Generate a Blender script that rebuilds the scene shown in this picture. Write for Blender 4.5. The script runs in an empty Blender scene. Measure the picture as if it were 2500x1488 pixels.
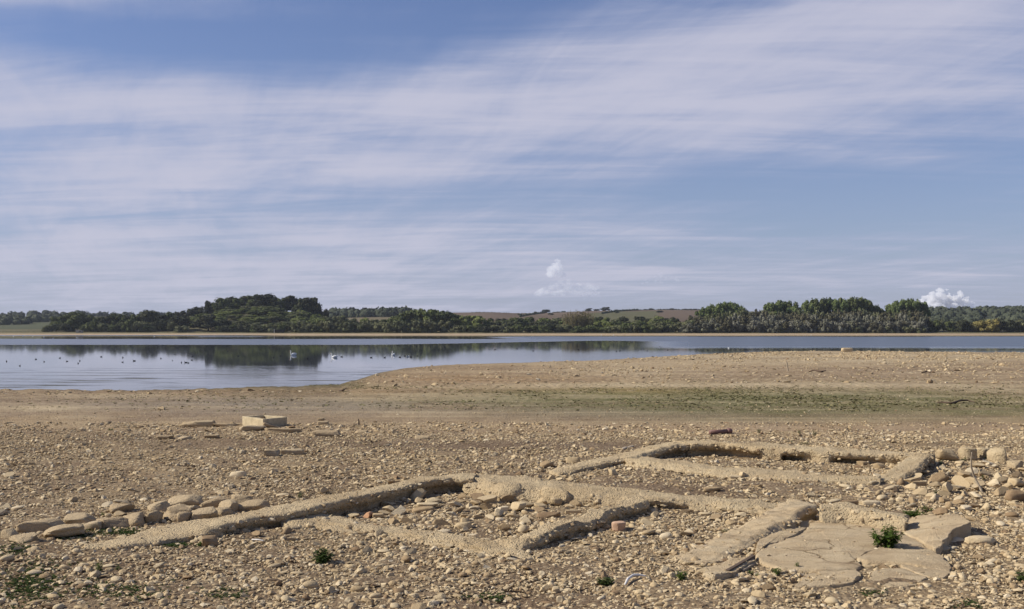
import bpy, bmesh, math, random
import numpy as np
from mathutils import Matrix

S = bpy.context.scene
COL = S.collection
R_ = math.radians
rng = np.random.default_rng(7)
random.seed(7)

# ------------------------------------------------------------------ camera
F, HZ, CX, CAMZ, WZ = 2680.0, 803.0, 1250.0, 3.0, -1.5
cam = bpy.data.objects.new("camera", bpy.data.cameras.new("camera"))
COL.objects.link(cam)
cam.location = (0, 0, CAMZ)
cam.rotation_euler = (R_(90), 0, 0)
cam.data.sensor_width = 36
cam.data.lens = 36 * F / 2500
cam.data.shift_y = (HZ - 744) / 2500
cam.data.clip_start, cam.data.clip_end = 0.2, 40000
S.camera = cam

# ------------------------------------------------------------------ light
SUN_EL, SUN_AZ = R_(36), R_(-90)          # from the left; azimuth measured from +Y towards +X
sun = bpy.data.objects.new("sun", bpy.data.lights.new("sun", 'SUN'))
COL.objects.link(sun)
sun.data.energy = 5.0
sun.data.angle = R_(0.53)
sun.data.color = (1.0, 0.94, 0.83)
sun.rotation_euler = (R_(90) - SUN_EL, 0, R_(-90))

S.view_settings.view_transform = 'Standard'
S.view_settings.look = 'None'
S.view_settings.exposure = 0.17
S.view_settings.gamma = 1.0
S.view_settings.use_curve_mapping = False
S.cycles.use_denoising = True
S.cycles.max_bounces = 7
S.cycles.diffuse_bounces = 3
S.cycles.glossy_bounces = 3
S.cycles.transparent_max_bounces = 6
S.cycles.volume_bounces = 4


# node expression helper ------------------------------------------------
class N:
    def __init__(self, tree):
        self.t = tree

    def new(self, kind, **kw):
        n = self.t.nodes.new(kind)
        for k, v in kw.items():
            setattr(n, k, v)
        return n

    def put(self, sock, v):
        if isinstance(v, bpy.types.NodeSocket):
            self.t.links.new(v, sock)
        else:
            sock.default_value = v

    def m(self, op, a, b=0.0, c=0.0, clamp=False):
        n = self.new('ShaderNodeMath', operation=op, use_clamp=clamp)
        self.put(n.inputs[0], a); self.put(n.inputs[1], b); self.put(n.inputs[2], c)
        return n.outputs[0]

    def add(self, *a):
        r = a[0]
        for x in a[1:]:
            r = self.m('ADD', r, x)
        return r

    def mul(self, *a):
        r = a[0]
        for x in a[1:]:
            r = self.m('MULTIPLY', r, x)
        return r

    def sub(self, a, b): return self.m('SUBTRACT', a, b)
    def div(self, a, b): return self.m('DIVIDE', a, b)

    def sstep(self, a, lo, hi, tlo=0.0, thi=1.0):
        n = self.new('ShaderNodeMapRange', interpolation_type='SMOOTHSTEP')
        self.put(n.inputs[0], a)
        for i, v in enumerate((lo, hi, tlo, thi)):
            n.inputs[i + 1].default_value = v
        return n.outputs[0]

    def gauss(self, x, y, x0, y0, sx, sy, tilt=0.0):
        dx = self.sub(x, x0)
        dy = self.sub(self.sub(y, y0), self.mul(dx, tilt))
        a = self.m('POWER', self.m('ABSOLUTE', self.div(dx, sx)), 2.0)
        b = self.m('POWER', self.m('ABSOLUTE', self.div(dy, sy)), 2.0)
        return self.m('EXPONENT', self.mul(self.add(a, b), -1.0))

    def noise(self, vec, scale, detail=4.0, rough=0.5, dist=0.0):
        n = self.new('ShaderNodeTexNoise')
        if vec is not None:
            self.t.links.new(vec, n.inputs['Vector'])
        n.inputs['Scale'].default_value = scale
        n.inputs['Detail'].default_value = detail
        n.inputs['Roughness'].default_value = rough
        n.inputs['Distortion'].default_value = dist
        return n.outputs[0]

    def xyz(self, x, y, z=0.0):
        n = self.new('ShaderNodeCombineXYZ')
        self.put(n.inputs[0], x); self.put(n.inputs[1], y); self.put(n.inputs[2], z)
        return n.outputs[0]

    def mapping(self, vec, loc=(0, 0, 0), rot=(0, 0, 0), scale=(1, 1, 1)):
        n = self.new('ShaderNodeMapping')
        self.t.links.new(vec, n.inputs[0])
        n.inputs[1].default_value = loc; n.inputs[2].default_value = rot; n.inputs[3].default_value = scale
        return n.outputs[0]

    def mix(self, fac, a, b, blend='MIX'):
        n = self.new('ShaderNodeMix', data_type='RGBA', blend_type=blend)
        self.put(n.inputs[0], fac)
        self.put(n.inputs[6], a if isinstance(a, bpy.types.NodeSocket) else (*a, 1) if len(a) == 3 else a)
        self.put(n.inputs[7], b if isinstance(b, bpy.types.NodeSocket) else (*b, 1) if len(b) == 3 else b)
        return n.outputs[2]

    def ramp(self, fac, stops):
        n = self.new('ShaderNodeValToRGB')
        cr = n.color_ramp
        while len(cr.elements) < len(stops):
            cr.elements.new(0.5)
        for e, (p, c) in zip(cr.elements, stops):
            e.position = p; e.color = (*c, 1)
        self.t.links.new(fac, n.inputs[0])
        return n.outputs[0]


def build_world():
    w = bpy.data.worlds.new("World")
    S.world = w
    w.use_nodes = True
    t = w.node_tree
    t.nodes.clear()
    n = N(t)
    sky = n.new('ShaderNodeTexSky', sky_type='NISHITA', sun_disc=False)
    sky.sun_elevation = SUN_EL
    sky.sun_rotation = SUN_AZ
    sky.air_density, sky.dust_density, sky.ozone_density, sky.altitude = 1.0, 0.5, 3.2, 60
    d = n.new('ShaderNodeTexCoord').outputs['Generated']
    sp = n.new('ShaderNodeSeparateXYZ')
    t.links.new(d, sp.inputs[0])
    x, y, z = sp.outputs
    az = n.m('ARCTAN2', x, y)
    e = n.div(z, n.m('SQRT', n.add(n.mul(x, x), n.mul(y, y), 1e-4)))
    zz = n.add(n.m('MAXIMUM', z, 0.0), 0.07)
    p = n.xyz(n.div(x, zz), n.div(y, zz), 0.0)
    def turned(deg, scale, loc):
        return n.mapping(n.mapping(p, rot=(0, 0, R_(deg))), loc=loc, scale=scale)
    n1 = n.noise(turned(-8, (0.55, 0.95, 1), (3.1, 1.7, 0)), 1.0, 7, 0.55, 0.5)
    n2 = n.noise(turned(64, (0.30, 1.25, 1), (0.4, 5.2, 0)), 1.0, 10, 0.60, 0.9)
    n3 = n.noise(turned(74, (0.55, 3.2, 1), (7.4, 2.2, 0)), 1.2, 9, 0.62, 1.2)
    n4 = n.noise(turned(4, (0.5, 2.4, 1), (1.4, 8.2, 0)), 1.1, 9, 0.62, 0.8)
    nn = n.add(n.mul(n1, 0.66), n.mul(n2, 0.40), n.mul(n3, 0.18), n.mul(n4, 0.52), -0.36)
    nn = n.add(n.mul(n.sub(nn, 0.5), 1.6), 0.5)
    # where the cirrus veil lies (azimuth, tangent of elevation)
    cov = n.add(
        -0.02,
        n.mul(n.gauss(az, e, -0.34, 0.190, 0.40, 0.042, 0.00), 0.42),
        n.mul(n.gauss(az, e, 0.06, 0.205, 0.26, 0.060, 0.10), 0.36),
        n.mul(n.gauss(az, e, 0.36, 0.205, 0.24, 0.060, 0.10), 0.38),
        n.mul(n.gauss(az, e, -0.30, 0.127, 0.26, 0.022, 0.05), 0.32),
        n.mul(n.gauss(az, e, -0.24, 0.082, 0.42, 0.026, 0.03), 0.30),
        n.mul(n.gauss(az, e, -0.30, 0.035, 0.38, 0.035, 0.0), 0.34),
        n.mul(n.gauss(az, e, 0.06, 0.050, 0.32, 0.024, 0.0), 0.26),
        n.mul(n.gauss(az, e, 0.40, 0.045, 0.20, 0.018, 0.0), 0.14),
        n.mul(n.gauss(az, e, -0.44, 0.285, 0.13, 0.018, 0.05), 0.50),
        n.mul(n.gauss(az, e, 0.40, 0.280, 0.24, 0.034, 0.10), 0.30),
        n.mul(n.gauss(az, e, -0.08, 0.290, 0.22, 0.048, 0.12), -0.30),
        n.mul(n.gauss(az, e, -0.33, 0.250, 0.20, 0.018, 0.02), -0.40),
        n.mul(n.gauss(az, e, 0.32, 0.120, 0.20, 0.036, -0.02), -0.34),
        n.mul(n.gauss(az, e, 0.02, 0.110, 0.12, 0.014, 0.0), -0.10),
    )
    c = n.sstep(n.add(nn, cov), 0.28, 1.20)
    cloud = n.mix(n.sstep(c, 0.2, 1.0), (4.2, 4.6, 6.3), (5.6, 5.65, 6.9))
    # pale air towards the horizon
    low = n.m('EXPONENT', n.mul(n.m('MAXIMUM', e, 0.0), -7.0))
    base = n.mix(1.0, sky.outputs[0], (0.80, 0.80, 1.00), 'MULTIPLY')
    base = n.mix(n.mul(low, 0.70), base, (3.75, 4.2, 5.7))
    colr = n.mix(n.mul(c, 0.94), base, cloud)
    bg = n.new('ShaderNodeBackground')
    t.links.new(colr, bg.inputs[0])
    bg.inputs[1].default_value = 0.088
    out = n.new('ShaderNodeOutputWorld')
    t.links.new(bg.outputs[0], out.inputs[0])


build_world()


# ------------------------------------------------------------------ helpers
def at(px, py, z=0.0):
    """the point of height z seen at a spot of the photograph"""
    D = (CAMZ - z) * F / (py - HZ)
    return np.array([(px - CX) * D / F, D, z])


def hash2(ix, iy, seed):
    h = (ix.astype(np.int64) * 374761393 + iy.astype(np.int64) * 668265263 + seed * 1442695041) & 0x7fffffff
    h = ((h ^ (h >> 13)) * 1274126177) & 0x7fffffff
    return ((h ^ (h >> 16)) & 0xffff) / 65535.0


def vnoise(x, y, seed=0):
    x = np.asarray(x, float); y = np.asarray(y, float)
    ix = np.floor(x); iy = np.floor(y)
    fx = x - ix; fy = y - iy
    fx = fx * fx * (3 - 2 * fx); fy = fy * fy * (3 - 2 * fy)
    a = hash2(ix, iy, seed); b = hash2(ix + 1, iy, seed)
    c = hash2(ix, iy + 1, seed); d = hash2(ix + 1, iy + 1, seed)
    return (a * (1 - fx) + b * fx) * (1 - fy) + (c * (1 - fx) + d * fx) * fy


def fbm(x, y, seed=0, oct=4):
    r = 0; a = 0.5; s = 0
    for i in range(oct):
        r = r + a * vnoise(x * 2 ** i, y * 2 ** i, seed + i * 17); s += a; a *= 0.5
    return r / s


def noise3(P, scale, seed):
    x, y, z = (P * scale).T
    return (vnoise(x + 0.37 * z, y + 0.61 * z, seed) + vnoise(y - 0.53 * z, z * 1.3 + x * .21, seed + 5)) - 1.0


def sst(x, a, b):
    t = np.clip((x - a) / (b - a), 0, 1)
    return t * t * (3 - 2 * t)


def mesh_np(name, V, faces, smooth=False, mat=None, attr=None, parent=None):
    """faces: list of int arrays (n,k)"""
    me = bpy.data.meshes.new(name)
    V = np.asarray(V, np.float32)
    me.vertices.add(len(V)); me.vertices.foreach_set("co", V.ravel())
    faces = [np.asarray(f, np.int32) for f in faces if len(f)]
    loops = np.concatenate([f.ravel() for f in faces])
    tot = np.concatenate([np.full(len(f), f.shape[1], np.int32) for f in faces])
    start = np.concatenate([[0], np.cumsum(tot)[:-1]]).astype(np.int32)
    me.loops.add(len(loops)); me.loops.foreach_set("vertex_index", loops)
    me.polygons.add(len(tot)); me.polygons.foreach_set("loop_start", start)
    me.polygons.foreach_set("use_smooth", np.full(len(tot), smooth, bool))
    me.update(calc_edges=True)
    if attr:
        for k, a in attr.items():
            a = np.asarray(a, np.float32)
            if a.ndim == 1:
                me.attributes.new(k, 'FLOAT', 'POINT').data.foreach_set("value", a)
            else:
                if a.shape[1] == 3:
                    a = np.hstack([a, np.ones((len(a), 1), np.float32)])
                me.attributes.new(k, 'FLOAT_COLOR', 'POINT').data.foreach_set("color", a.ravel())
    if mat:
        me.materials.append(mat)
    o = bpy.data.objects.new(name, me)
    COL.objects.link(o)
    if parent:
        o.parent = parent
    return o


def obj(name, me, parent=None, loc=(0, 0, 0), rz=0.0):
    o = bpy.data.objects.new(name, me)
    COL.objects.link(o)
    o.location = loc; o.rotation_euler = (0, 0, rz)
    if parent:
        o.parent = parent
    return o


def empty(name, loc, rz=0.0):
    o = bpy.data.objects.new(name, None)
    COL.objects.link(o)
    o.location = loc; o.rotation_euler = (0, 0, rz)
    o.empty_display_size = 0.1
    return o


def tag(o, label=None, cat=None, group=None, kind=None):
    if label: o['label'] = label
    if cat: o['category'] = cat
    if group: o['group'] = group
    if kind: o['kind'] = kind
    return o


def ico(sub):
    bm = bmesh.new()
    bmesh.ops.create_icosphere(bm, subdivisions=sub, radius=1.0)
    V = np.array([v.co[:] for v in bm.verts]); Fc = np.array([[v.index for v in f.verts] for f in bm.faces])
    bm.free()
    return V, Fc


ICO = {k: ico(k) for k in (1, 2, 3, 4)}


def tube(P, rad, seg=8):
    """a tapered tube along points P"""
    P = np.asarray(P, float); n = len(P)
    rad = np.broadcast_to(np.asarray(rad, float), (n,))
    V = []
    for i in range(n):
        d = P[min(i + 1, n - 1)] - P[max(i - 1, 0)]
        d /= np.linalg.norm(d) + 1e-9
        up = np.array([0, 0, 1.0]) if abs(d[2]) < 0.9 else np.array([1.0, 0, 0])
        a = np.cross(d, up); a /= np.linalg.norm(a); b = np.cross(d, a)
        for k in range(seg):
            q = 2 * math.pi * k / seg
            V.append(P[i] + rad[i] * (math.cos(q) * a + math.sin(q) * b))
    Fq = [[i * seg + k, i * seg + (k + 1) % seg, (i + 1) * seg + (k + 1) % seg, (i + 1) * seg + k]
          for i in range(n - 1) for k in range(seg)]
    V.append(P[0]); V.append(P[-1])
    c0, c1 = n * seg, n * seg + 1
    Ft = [[c0, (k + 1) % seg, k] for k in range(seg)] + \
         [[c1, (n - 1) * seg + k, (n - 1) * seg + (k + 1) % seg] for k in range(seg)]
    return np.array(V), np.array(Fq), np.array(Ft)


def unshift(o, parent):
    # the mesh is in world coordinates: keep it there under its thing
    if parent is not None:
        o.matrix_parent_inverse = Matrix.Translation(-parent.location)
    return o


class MB:
    """collects pieces, builds one mesh"""
    def __init__(self):
        self.V = []; self.Q = []; self.T = []; self.A = []; self.n = 0

    def add(self, V, Q=None, T=None, tone=None):
        if Q is not None and len(Q): self.Q.append(np.asarray(Q) + self.n)
        if T is not None and len(T): self.T.append(np.asarray(T) + self.n)
        self.V.append(np.asarray(V, float)); self.n += len(V)
        self.A.append(np.broadcast_to(np.asarray(0.5 if tone is None else tone, float), (len(V),)))
        return self

    def tube(self, P, rad, seg=8, tone=None):
        V, Q, T = tube(P, rad, seg)
        return self.add(V, Q, T, tone)

    def box(self, c, s, rz=0.0, tone=None):
        c = np.asarray(c, float)
        v = np.array([[x, y, z] for x in (-.5, .5) for y in (-.5, .5) for z in (-.5, .5)]) * np.asarray(s, float)
        k, q = math.cos(rz), math.sin(rz)
        v = v @ np.array([[k, q, 0], [-q, k, 0], [0, 0, 1]]) + c
        return self.add(v, [[0, 1, 3, 2], [4, 6, 7, 5], [0, 4, 5, 1], [2, 3, 7, 6], [0, 2, 6, 4], [1, 5, 7, 3]], None, tone)

    def build(self, name, mat, parent=None, smooth=False):
        f = []
        if self.Q: f.append(np.concatenate(self.Q))
        if self.T: f.append(np.concatenate(self.T))
        return mesh_np(name, np.concatenate(self.V), f, smooth, mat, {'tone': np.concatenate(self.A)}, parent)


# ------------------------------------------------------------------ materials
def material(name):
    m = bpy.data.materials.new(name)
    m.use_nodes = True
    t = m.node_tree
    n = N(t)
    b = t.nodes['Principled BSDF']
    b.inputs['Roughness'].default_value = 0.9
    b.inputs['Specular IOR Level'].default_value = 0.05
    return m, n, b, t


def bump(n, b, t, h, strength, dist):
    bn = n.new('ShaderNodeBump')
    bn.inputs['Strength'].default_value = strength
    bn.inputs['Distance'].default_value = dist
    t.links.new(h, bn.inputs['Height'])
    t.links.new(bn.outputs[0], b.inputs['Normal'])


STONE_RAMP = [(0.0, (0.25, 0.17, 0.10)), (0.25, (0.40, 0.295, 0.17)), (0.55, (0.51, 0.395, 0.238)),
              (0.85, (0.565, 0.455, 0.292)), (1.0, (0.60, 0.50, 0.345))]


def stone_mat(name, per_object, tint=None, rough=0.6):
    m, n, b, t = material(name)
    if per_object:
        f = n.new('ShaderNodeObjectInfo').outputs['Random']
    else:
        f = n.new('ShaderNodeAttribute', attribute_name='tone').outputs['Fac']
    co = n.new('ShaderNodeTexCoord').outputs['Object']
    g = n.noise(co, 9.0, 5, 0.6)
    g2 = n.noise(co, 60.0, 3, 0.6)
    f2 = n.add(f, n.mul(n.sub(g, 0.5), 0.55))
    c = n.ramp(f2, STONE_RAMP)
    if tint:
        c = n.mix(0.75, c, tint)
    c = n.mix(n.sstep(g2, 0.35, 0.75, 0.0, 0.45), c, n.mix(1.0, c, (0.62, 0.58, 0.53), 'MULTIPLY'))
    t.links.new(c, b.inputs['Base Color'])
    bump(n, b, t, n.add(n.mul(g, 0.6), n.mul(g2, 0.4)), rough, 0.02 if rough < .9 else 0.05)
    return m


M = {}
M['stone'] = stone_mat('stone', False)
M['stone_single'] = stone_mat('stone_single', True)
M['pink_stone'] = stone_mat('pink_stone', True, (0.50, 0.31, 0.22))
M['brick_red'] = stone_mat('brick_red', True, (0.42, 0.19, 0.09))
M['grey_stone'] = stone_mat('grey_stone', True, (0.25, 0.22, 0.20))
M['block_stone'] = stone_mat('block_stone', True, (0.45, 0.345, 0.215), 1.0)


def crust_mat():
    """silt-covered mortar and stone of the old foundations"""
    m, n, b, t = material('wall_crust')
    co = n.new('ShaderNodeNewGeometry').outputs['Position']
    a = n.noise(co, 1.3, 5, 0.6)
    g = n.noise(co, 16.0, 6, 0.7)
    g2 = n.noise(co, 55.0, 3, 0.6)
    c = n.ramp(a, [(0.3, (0.45, 0.335, 0.195)), (0.5, (0.53, 0.41, 0.25)), (0.7, (0.58, 0.46, 0.285))])
    c = n.mix(n.sstep(g, 0.25, 0.5, 0.45, 0.0), c, (0.30, 0.22, 0.135))
    c = n.mix(n.sstep(g2, 0.60, 0.74, 0.0, 0.4), c, (0.25, 0.185, 0.12))
    t.links.new(c, b.inputs['Base Color'])
    pit = n.new('ShaderNodeTexVoronoi'); pit.inputs['Scale'].default_value = 26.0
    t.links.new(co, pit.inputs['Vector'])
    bump(n, b, t, n.add(n.mul(g, 0.8), n.mul(g2, 0.35), n.mul(n.sstep(pit.outputs['Distance'], 0.0, 0.5), 0.35)), 1.0, 0.06)
    return m


M['crust'] = crust_mat()


def slab_mat():
    m, n, b, t = material('old_concrete')
    co = n.new('ShaderNodeNewGeometry').outputs['Position']
    a = n.noise(n.mapping(co, scale=(1, 2.2, 1)), 1.1, 6, 0.62)
    g = n.noise(co, 40.0, 5, 0.7)
    st = n.noise(n.mapping(co, rot=(0, 0, 0.1), scale=(2.0, 9.0, 2)), 1.0, 5, 0.6, 0.6)
    c = n.ramp(a, [(0.3, (0.47, 0.35, 0.21)), (0.5, (0.545, 0.42, 0.26)), (0.7, (0.60, 0.48, 0.31))])
    c = n.mix(n.sstep(st, 0.56, 0.72, 0.0, 0.65), c, (0.27, 0.185, 0.11))
    c = n.mix(n.sstep(g, 0.3, 0.46, 0.35, 0.0), c, (0.30, 0.225, 0.15))
    wob = n.new('ShaderNodeVectorMath', operation='MULTIPLY_ADD')
    nz = n.new('ShaderNodeTexNoise'); nz.inputs['Scale'].default_value = 2.5; nz.inputs['Detail'].default_value = 6
    t.links.new(co, nz.inputs['Vector'])
    t.links.new(nz.outputs['Color'], wob.inputs[0]); wob.inputs[1].default_value = (0.5, 0.5, 0); t.links.new(co, wob.inputs[2])
    cr = n.new('ShaderNodeTexVoronoi', feature='DISTANCE_TO_EDGE'); cr.inputs['Scale'].default_value = 0.8
    t.links.new(wob.outputs[0], cr.inputs['Vector'])
    dirt = n.noise(n.mapping(co, loc=(2, 7, 0), scale=(1, 1.6, 1)), 1.7, 7, 0.68)
    c = n.mix(n.sstep(dirt, 0.50, 0.62, 0.0, 0.6), c, (0.36, 0.262, 0.16))
    ck = n.sstep(n.add(cr.outputs['Distance'], n.mul(n.sub(g, 0.5), 0.03), n.sstep(n.noise(co, 0.9, 2, 0.5), 0.44, 0.58, 0.03, 0.0)), 0.003, 0.020)
    ck = n.m('MAXIMUM', ck, n.sstep(n.noise(n.mapping(co, loc=(5, 3, 0)), 0.7, 2, 0.5), 0.58, 0.42))
    grit = n.noise(co, 95.0, 2, 0.6)
    c = n.mix(n.sstep(grit, 0.62, 0.72, 0.0, 0.35), c, (0.30, 0.22, 0.135))
    c = n.mix(n.sstep(grit, 0.40, 0.30, 0.0, 0.45), c, (0.66, 0.54, 0.37))
    c = n.mix(ck, n.mix(1.0, c, (0.55, 0.5, 0.45), 'MULTIPLY'), c)
    t.links.new(c, b.inputs['Base Color'])
    bump(n, b, t, n.add(n.mul(g, 0.7), n.mul(a, 1.6), n.mul(ck, 0.5), n.mul(grit, 0.2)), 1.0, 0.045)
    return m


M['slab'] = slab_mat()


def plain(name, col, rough=0.8, nscale=12.0, var=0.35, spec=0.2):
    m, n, b, t = material(name)
    co = n.new('ShaderNodeTexCoord').outputs['Object']
    g = n.noise(co, nscale, 4, 0.6)
    c = n.mix(n.sstep(g, 0.3, 0.7, 0.0, var), col, tuple(0.45 * x for x in col))
    t.links.new(c, b.inputs['Base Color'])
    b.inputs['Roughness'].default_value = rough
    b.inputs['Specular IOR Level'].default_value = spec
    bump(n, b, t, g, 0.4, 0.01)
    return m


M['concrete_pale'] = plain('pale_concrete', (0.55, 0.45, 0.29), 0.9, 5, 0.5, 0.05)
M['driftwood'] = plain('driftwood', (0.11, 0.075, 0.05), 0.85, 20)
M['grey_wood'] = plain('weathered_wood', (0.42, 0.34, 0.24), 0.85, 20)
M['dark_wood'] = plain('dark_timber', (0.12, 0.085, 0.06), 0.85, 20)
M['pipe'] = plain('clay_pipe', (0.20, 0.105, 0.085), 0.6, 10, 0.3, 0.4)
M['white_plastic'] = plain('pale_plastic', (0.72, 0.68, 0.62), 0.5, 10, 0.15, 0.4)
M['swan_white'] = plain('white_plumage', (0.85, 0.84, 0.81), 0.7, 6, 0.06)
M['coot_black'] = plain('black_plumage', (0.02, 0.02, 0.022), 0.6, 6, 0.1)
M['beak'] = plain('orange_beak', (0.6, 0.25, 0.05), 0.5)
M['grey_bird'] = plain('grey_wing', (0.35, 0.36, 0.38), 0.7)
M['shed'] = plain('shed_boards', (0.36, 0.33, 0.29), 0.8)
M['shed_dark'] = plain('shed_dark', (0.04, 0.035, 0.03), 0.8)
M['bark'] = plain('bark', (0.09, 0.072, 0.055), 0.9, 5)
M['stem'] = plain('weed_stem', (0.09, 0.075, 0.03), 0.8, 20)


def leaf_mat(name, a, c, per_obj=0.5, trans=0.0, rough=0.75):
    m, n, b, t = material(name)
    f = n.new('ShaderNodeAttribute', attribute_name='tone').outputs['Fac']
    r = n.new('ShaderNodeObjectInfo').outputs['Random']
    k = n.add(n.mul(f, 1 - per_obj), n.mul(r, per_obj))
    col = n.mix(k, a, c)
    t.links.new(col, b.inputs['Base Color'])
    b.inputs['Roughness'].default_value = rough
    if trans:
        tr = n.new('ShaderNodeBsdfTranslucent')
        t.links.new(n.mix(1.0, col, (1.0, 1.2, 0.5), 'MULTIPLY'), tr.inputs[0])
        ms = n.new('ShaderNodeMixShader'); ms.inputs[0].default_value = trans
        t.links.new(b.outputs[0], ms.inputs[1]); t.links.new(tr.outputs[0], ms.inputs[2])
        t.links.new(ms.outputs[0], t.nodes['Material Output'].inputs[0])
    return m


M['leaf_oak'] = leaf_mat('foliage_oak', (0.058, 0.070, 0.029), (0.124, 0.140, 0.053))
M['leaf_dark'] = leaf_mat('foliage_dark', (0.036, 0.042, 0.025), (0.077, 0.078, 0.042))
M['leaf_light'] = leaf_mat('foliage_light', (0.099, 0.124, 0.040), (0.206, 0.223, 0.074))
M['leaf_poplar'] = leaf_mat('foliage_poplar', (0.091, 0.119, 0.042), (0.165, 0.195, 0.074))
M['leaf_willow'] = leaf_mat('foliage_willow', (0.112, 0.116, 0.073), (0.251, 0.238, 0.185))
M['leaf_bush'] = leaf_mat('foliage_bush', (0.083, 0.096, 0.046), (0.190, 0.185, 0.096))
M['leaf_yellow'] = leaf_mat('foliage_yellow', (0.182, 0.161, 0.056), (0.280, 0.224, 0.077))
M['leaf_bare'] = leaf_mat('foliage_thin', (0.140, 0.119, 0.063), (0.266, 0.231, 0.119))
M['leaf_far'] = leaf_mat('foliage_far', (0.039, 0.048, 0.031), (0.084, 0.092, 0.056))
M['weed'] = leaf_mat('weed_leaf', (0.045, 0.075, 0.018), (0.12, 0.165, 0.036), 0.2, 0.3, 0.6)
M['algae'] = leaf_mat('algae', (0.105, 0.105, 0.042), (0.24, 0.205, 0.105), 0.0)
M['weed_dark'] = leaf_mat('weed_leaf_dark', (0.035, 0.055, 0.018), (0.085, 0.115, 0.035), 0.2, 0.25, 0.7)

# ------------------------------------------------------------------ terrain
_shore_px = [(-700, 953), (-300, 952), (0, 951), (230, 954), (460, 950), (700, 944), (830, 938), (890, 924), (925, 911), (1000, 898),
             (1100, 891), (1200, 888), (1450, 881), (1600, 873), (1800, 863), (2000, 858), (2200, 860), (2500, 862), (3200, 865)]
_sh = np.array([at(px, py, WZ) for px, py in _shore_px])
_su = (np.array([p[0] for p in _shore_px]) - CX) / F      # bearing x / y of each shore point
_sd = _sh[:, 1]


def shore_y(x, y):
    u = x / np.maximum(y, 1.0)
    return np.interp(u, _su, _sd) + 3.0 * (fbm(u * 60, y * 0.0 + 2.0, 3, 3) - 0.5) + 2.4 * (fbm(u * 260, y * 0.06, 4, 3) - 0.5)


FAR = 765.0


def terrain(x, y):
    x = np.asarray(x, float); y = np.asarray(y, float)
    ys = shore_y(x, y)
    s = ys - y
    t = np.clip((ys - y) / np.maximum(ys - 32.0, 5.0), 0, 1)
    near = WZ + 0.30 * (1 - np.exp(-np.maximum(s, 0) / 7.0)) + 1.2 * sst(t, 0.0, 1.0) ** 0.85
    near = near + 0.16 * (fbm(x * 0.10, y * 0.05, 11, 3) - 0.5) * sst(y, 25, 45) * sst(s, 0, 15)
    near = near + 0.10 * (fbm(x * 0.5, y * 0.5, 12, 3) - 0.5) * (1 - sst(y, 26, 40))
    bed = WZ + np.maximum(0.05 * s, -2.5)
    fs = y - (FAR + 6 * (fbm(x * 0.01, y * 0 + 1, 5, 3) - 0.5))
    bank = WZ + 0.0135 * np.clip(fs, 0, 70) + 0.05 * np.clip(fs, -40, 0) + 0.042 * np.clip(fs - 70, 0, 35) + 0.004 * np.clip(fs - 55, 0, 600)
    hill = 19.0 * np.exp(-(((x + 222) / np.where(x < -222, 62, 52)) ** 2) - ((y - 985) / 85.0) ** 2)
    hill = hill + 6.0 * np.exp(-(((x + 75) / 55) ** 2) - ((y - 1000) / 80.0) ** 2)
    far = bank + hill * sst(fs, 80, 125)
    return np.where(y > 500, np.where(fs > -35, np.maximum(far, bed), bed), np.where(s > 0, near, bed))


def height(x, y):
    return float(terrain(np.array([x]), np.array([y]))[0])


def px_of(x, y, z):
    return CX + F * x / y, HZ - F * (z - CAMZ) / y


def gblob(px, py, cx, cy, sx, sy, tilt=0.0):
    dx = px - cx
    return np.exp(-(dx / sx) ** 2 - ((py - cy - tilt * dx) / sy) ** 2)


C_TAN = np.array([0.375, 0.275, 0.165]); C_PALE = np.array([0.52, 0.415, 0.265]); C_MUD = np.array([0.245, 0.172, 0.112])
C_OLIVE = np.array([0.150, 0.145, 0.062]); C_GREY = np.array([0.265, 0.220, 0.168]); C_RUST = np.array([0.36, 0.235, 0.12])
C_WET = np.array([0.085, 0.072, 0.035]); C_GRASS = np.array([0.13, 0.12, 0.055]); C_SAND = np.array([0.42, 0.32, 0.21])


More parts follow.
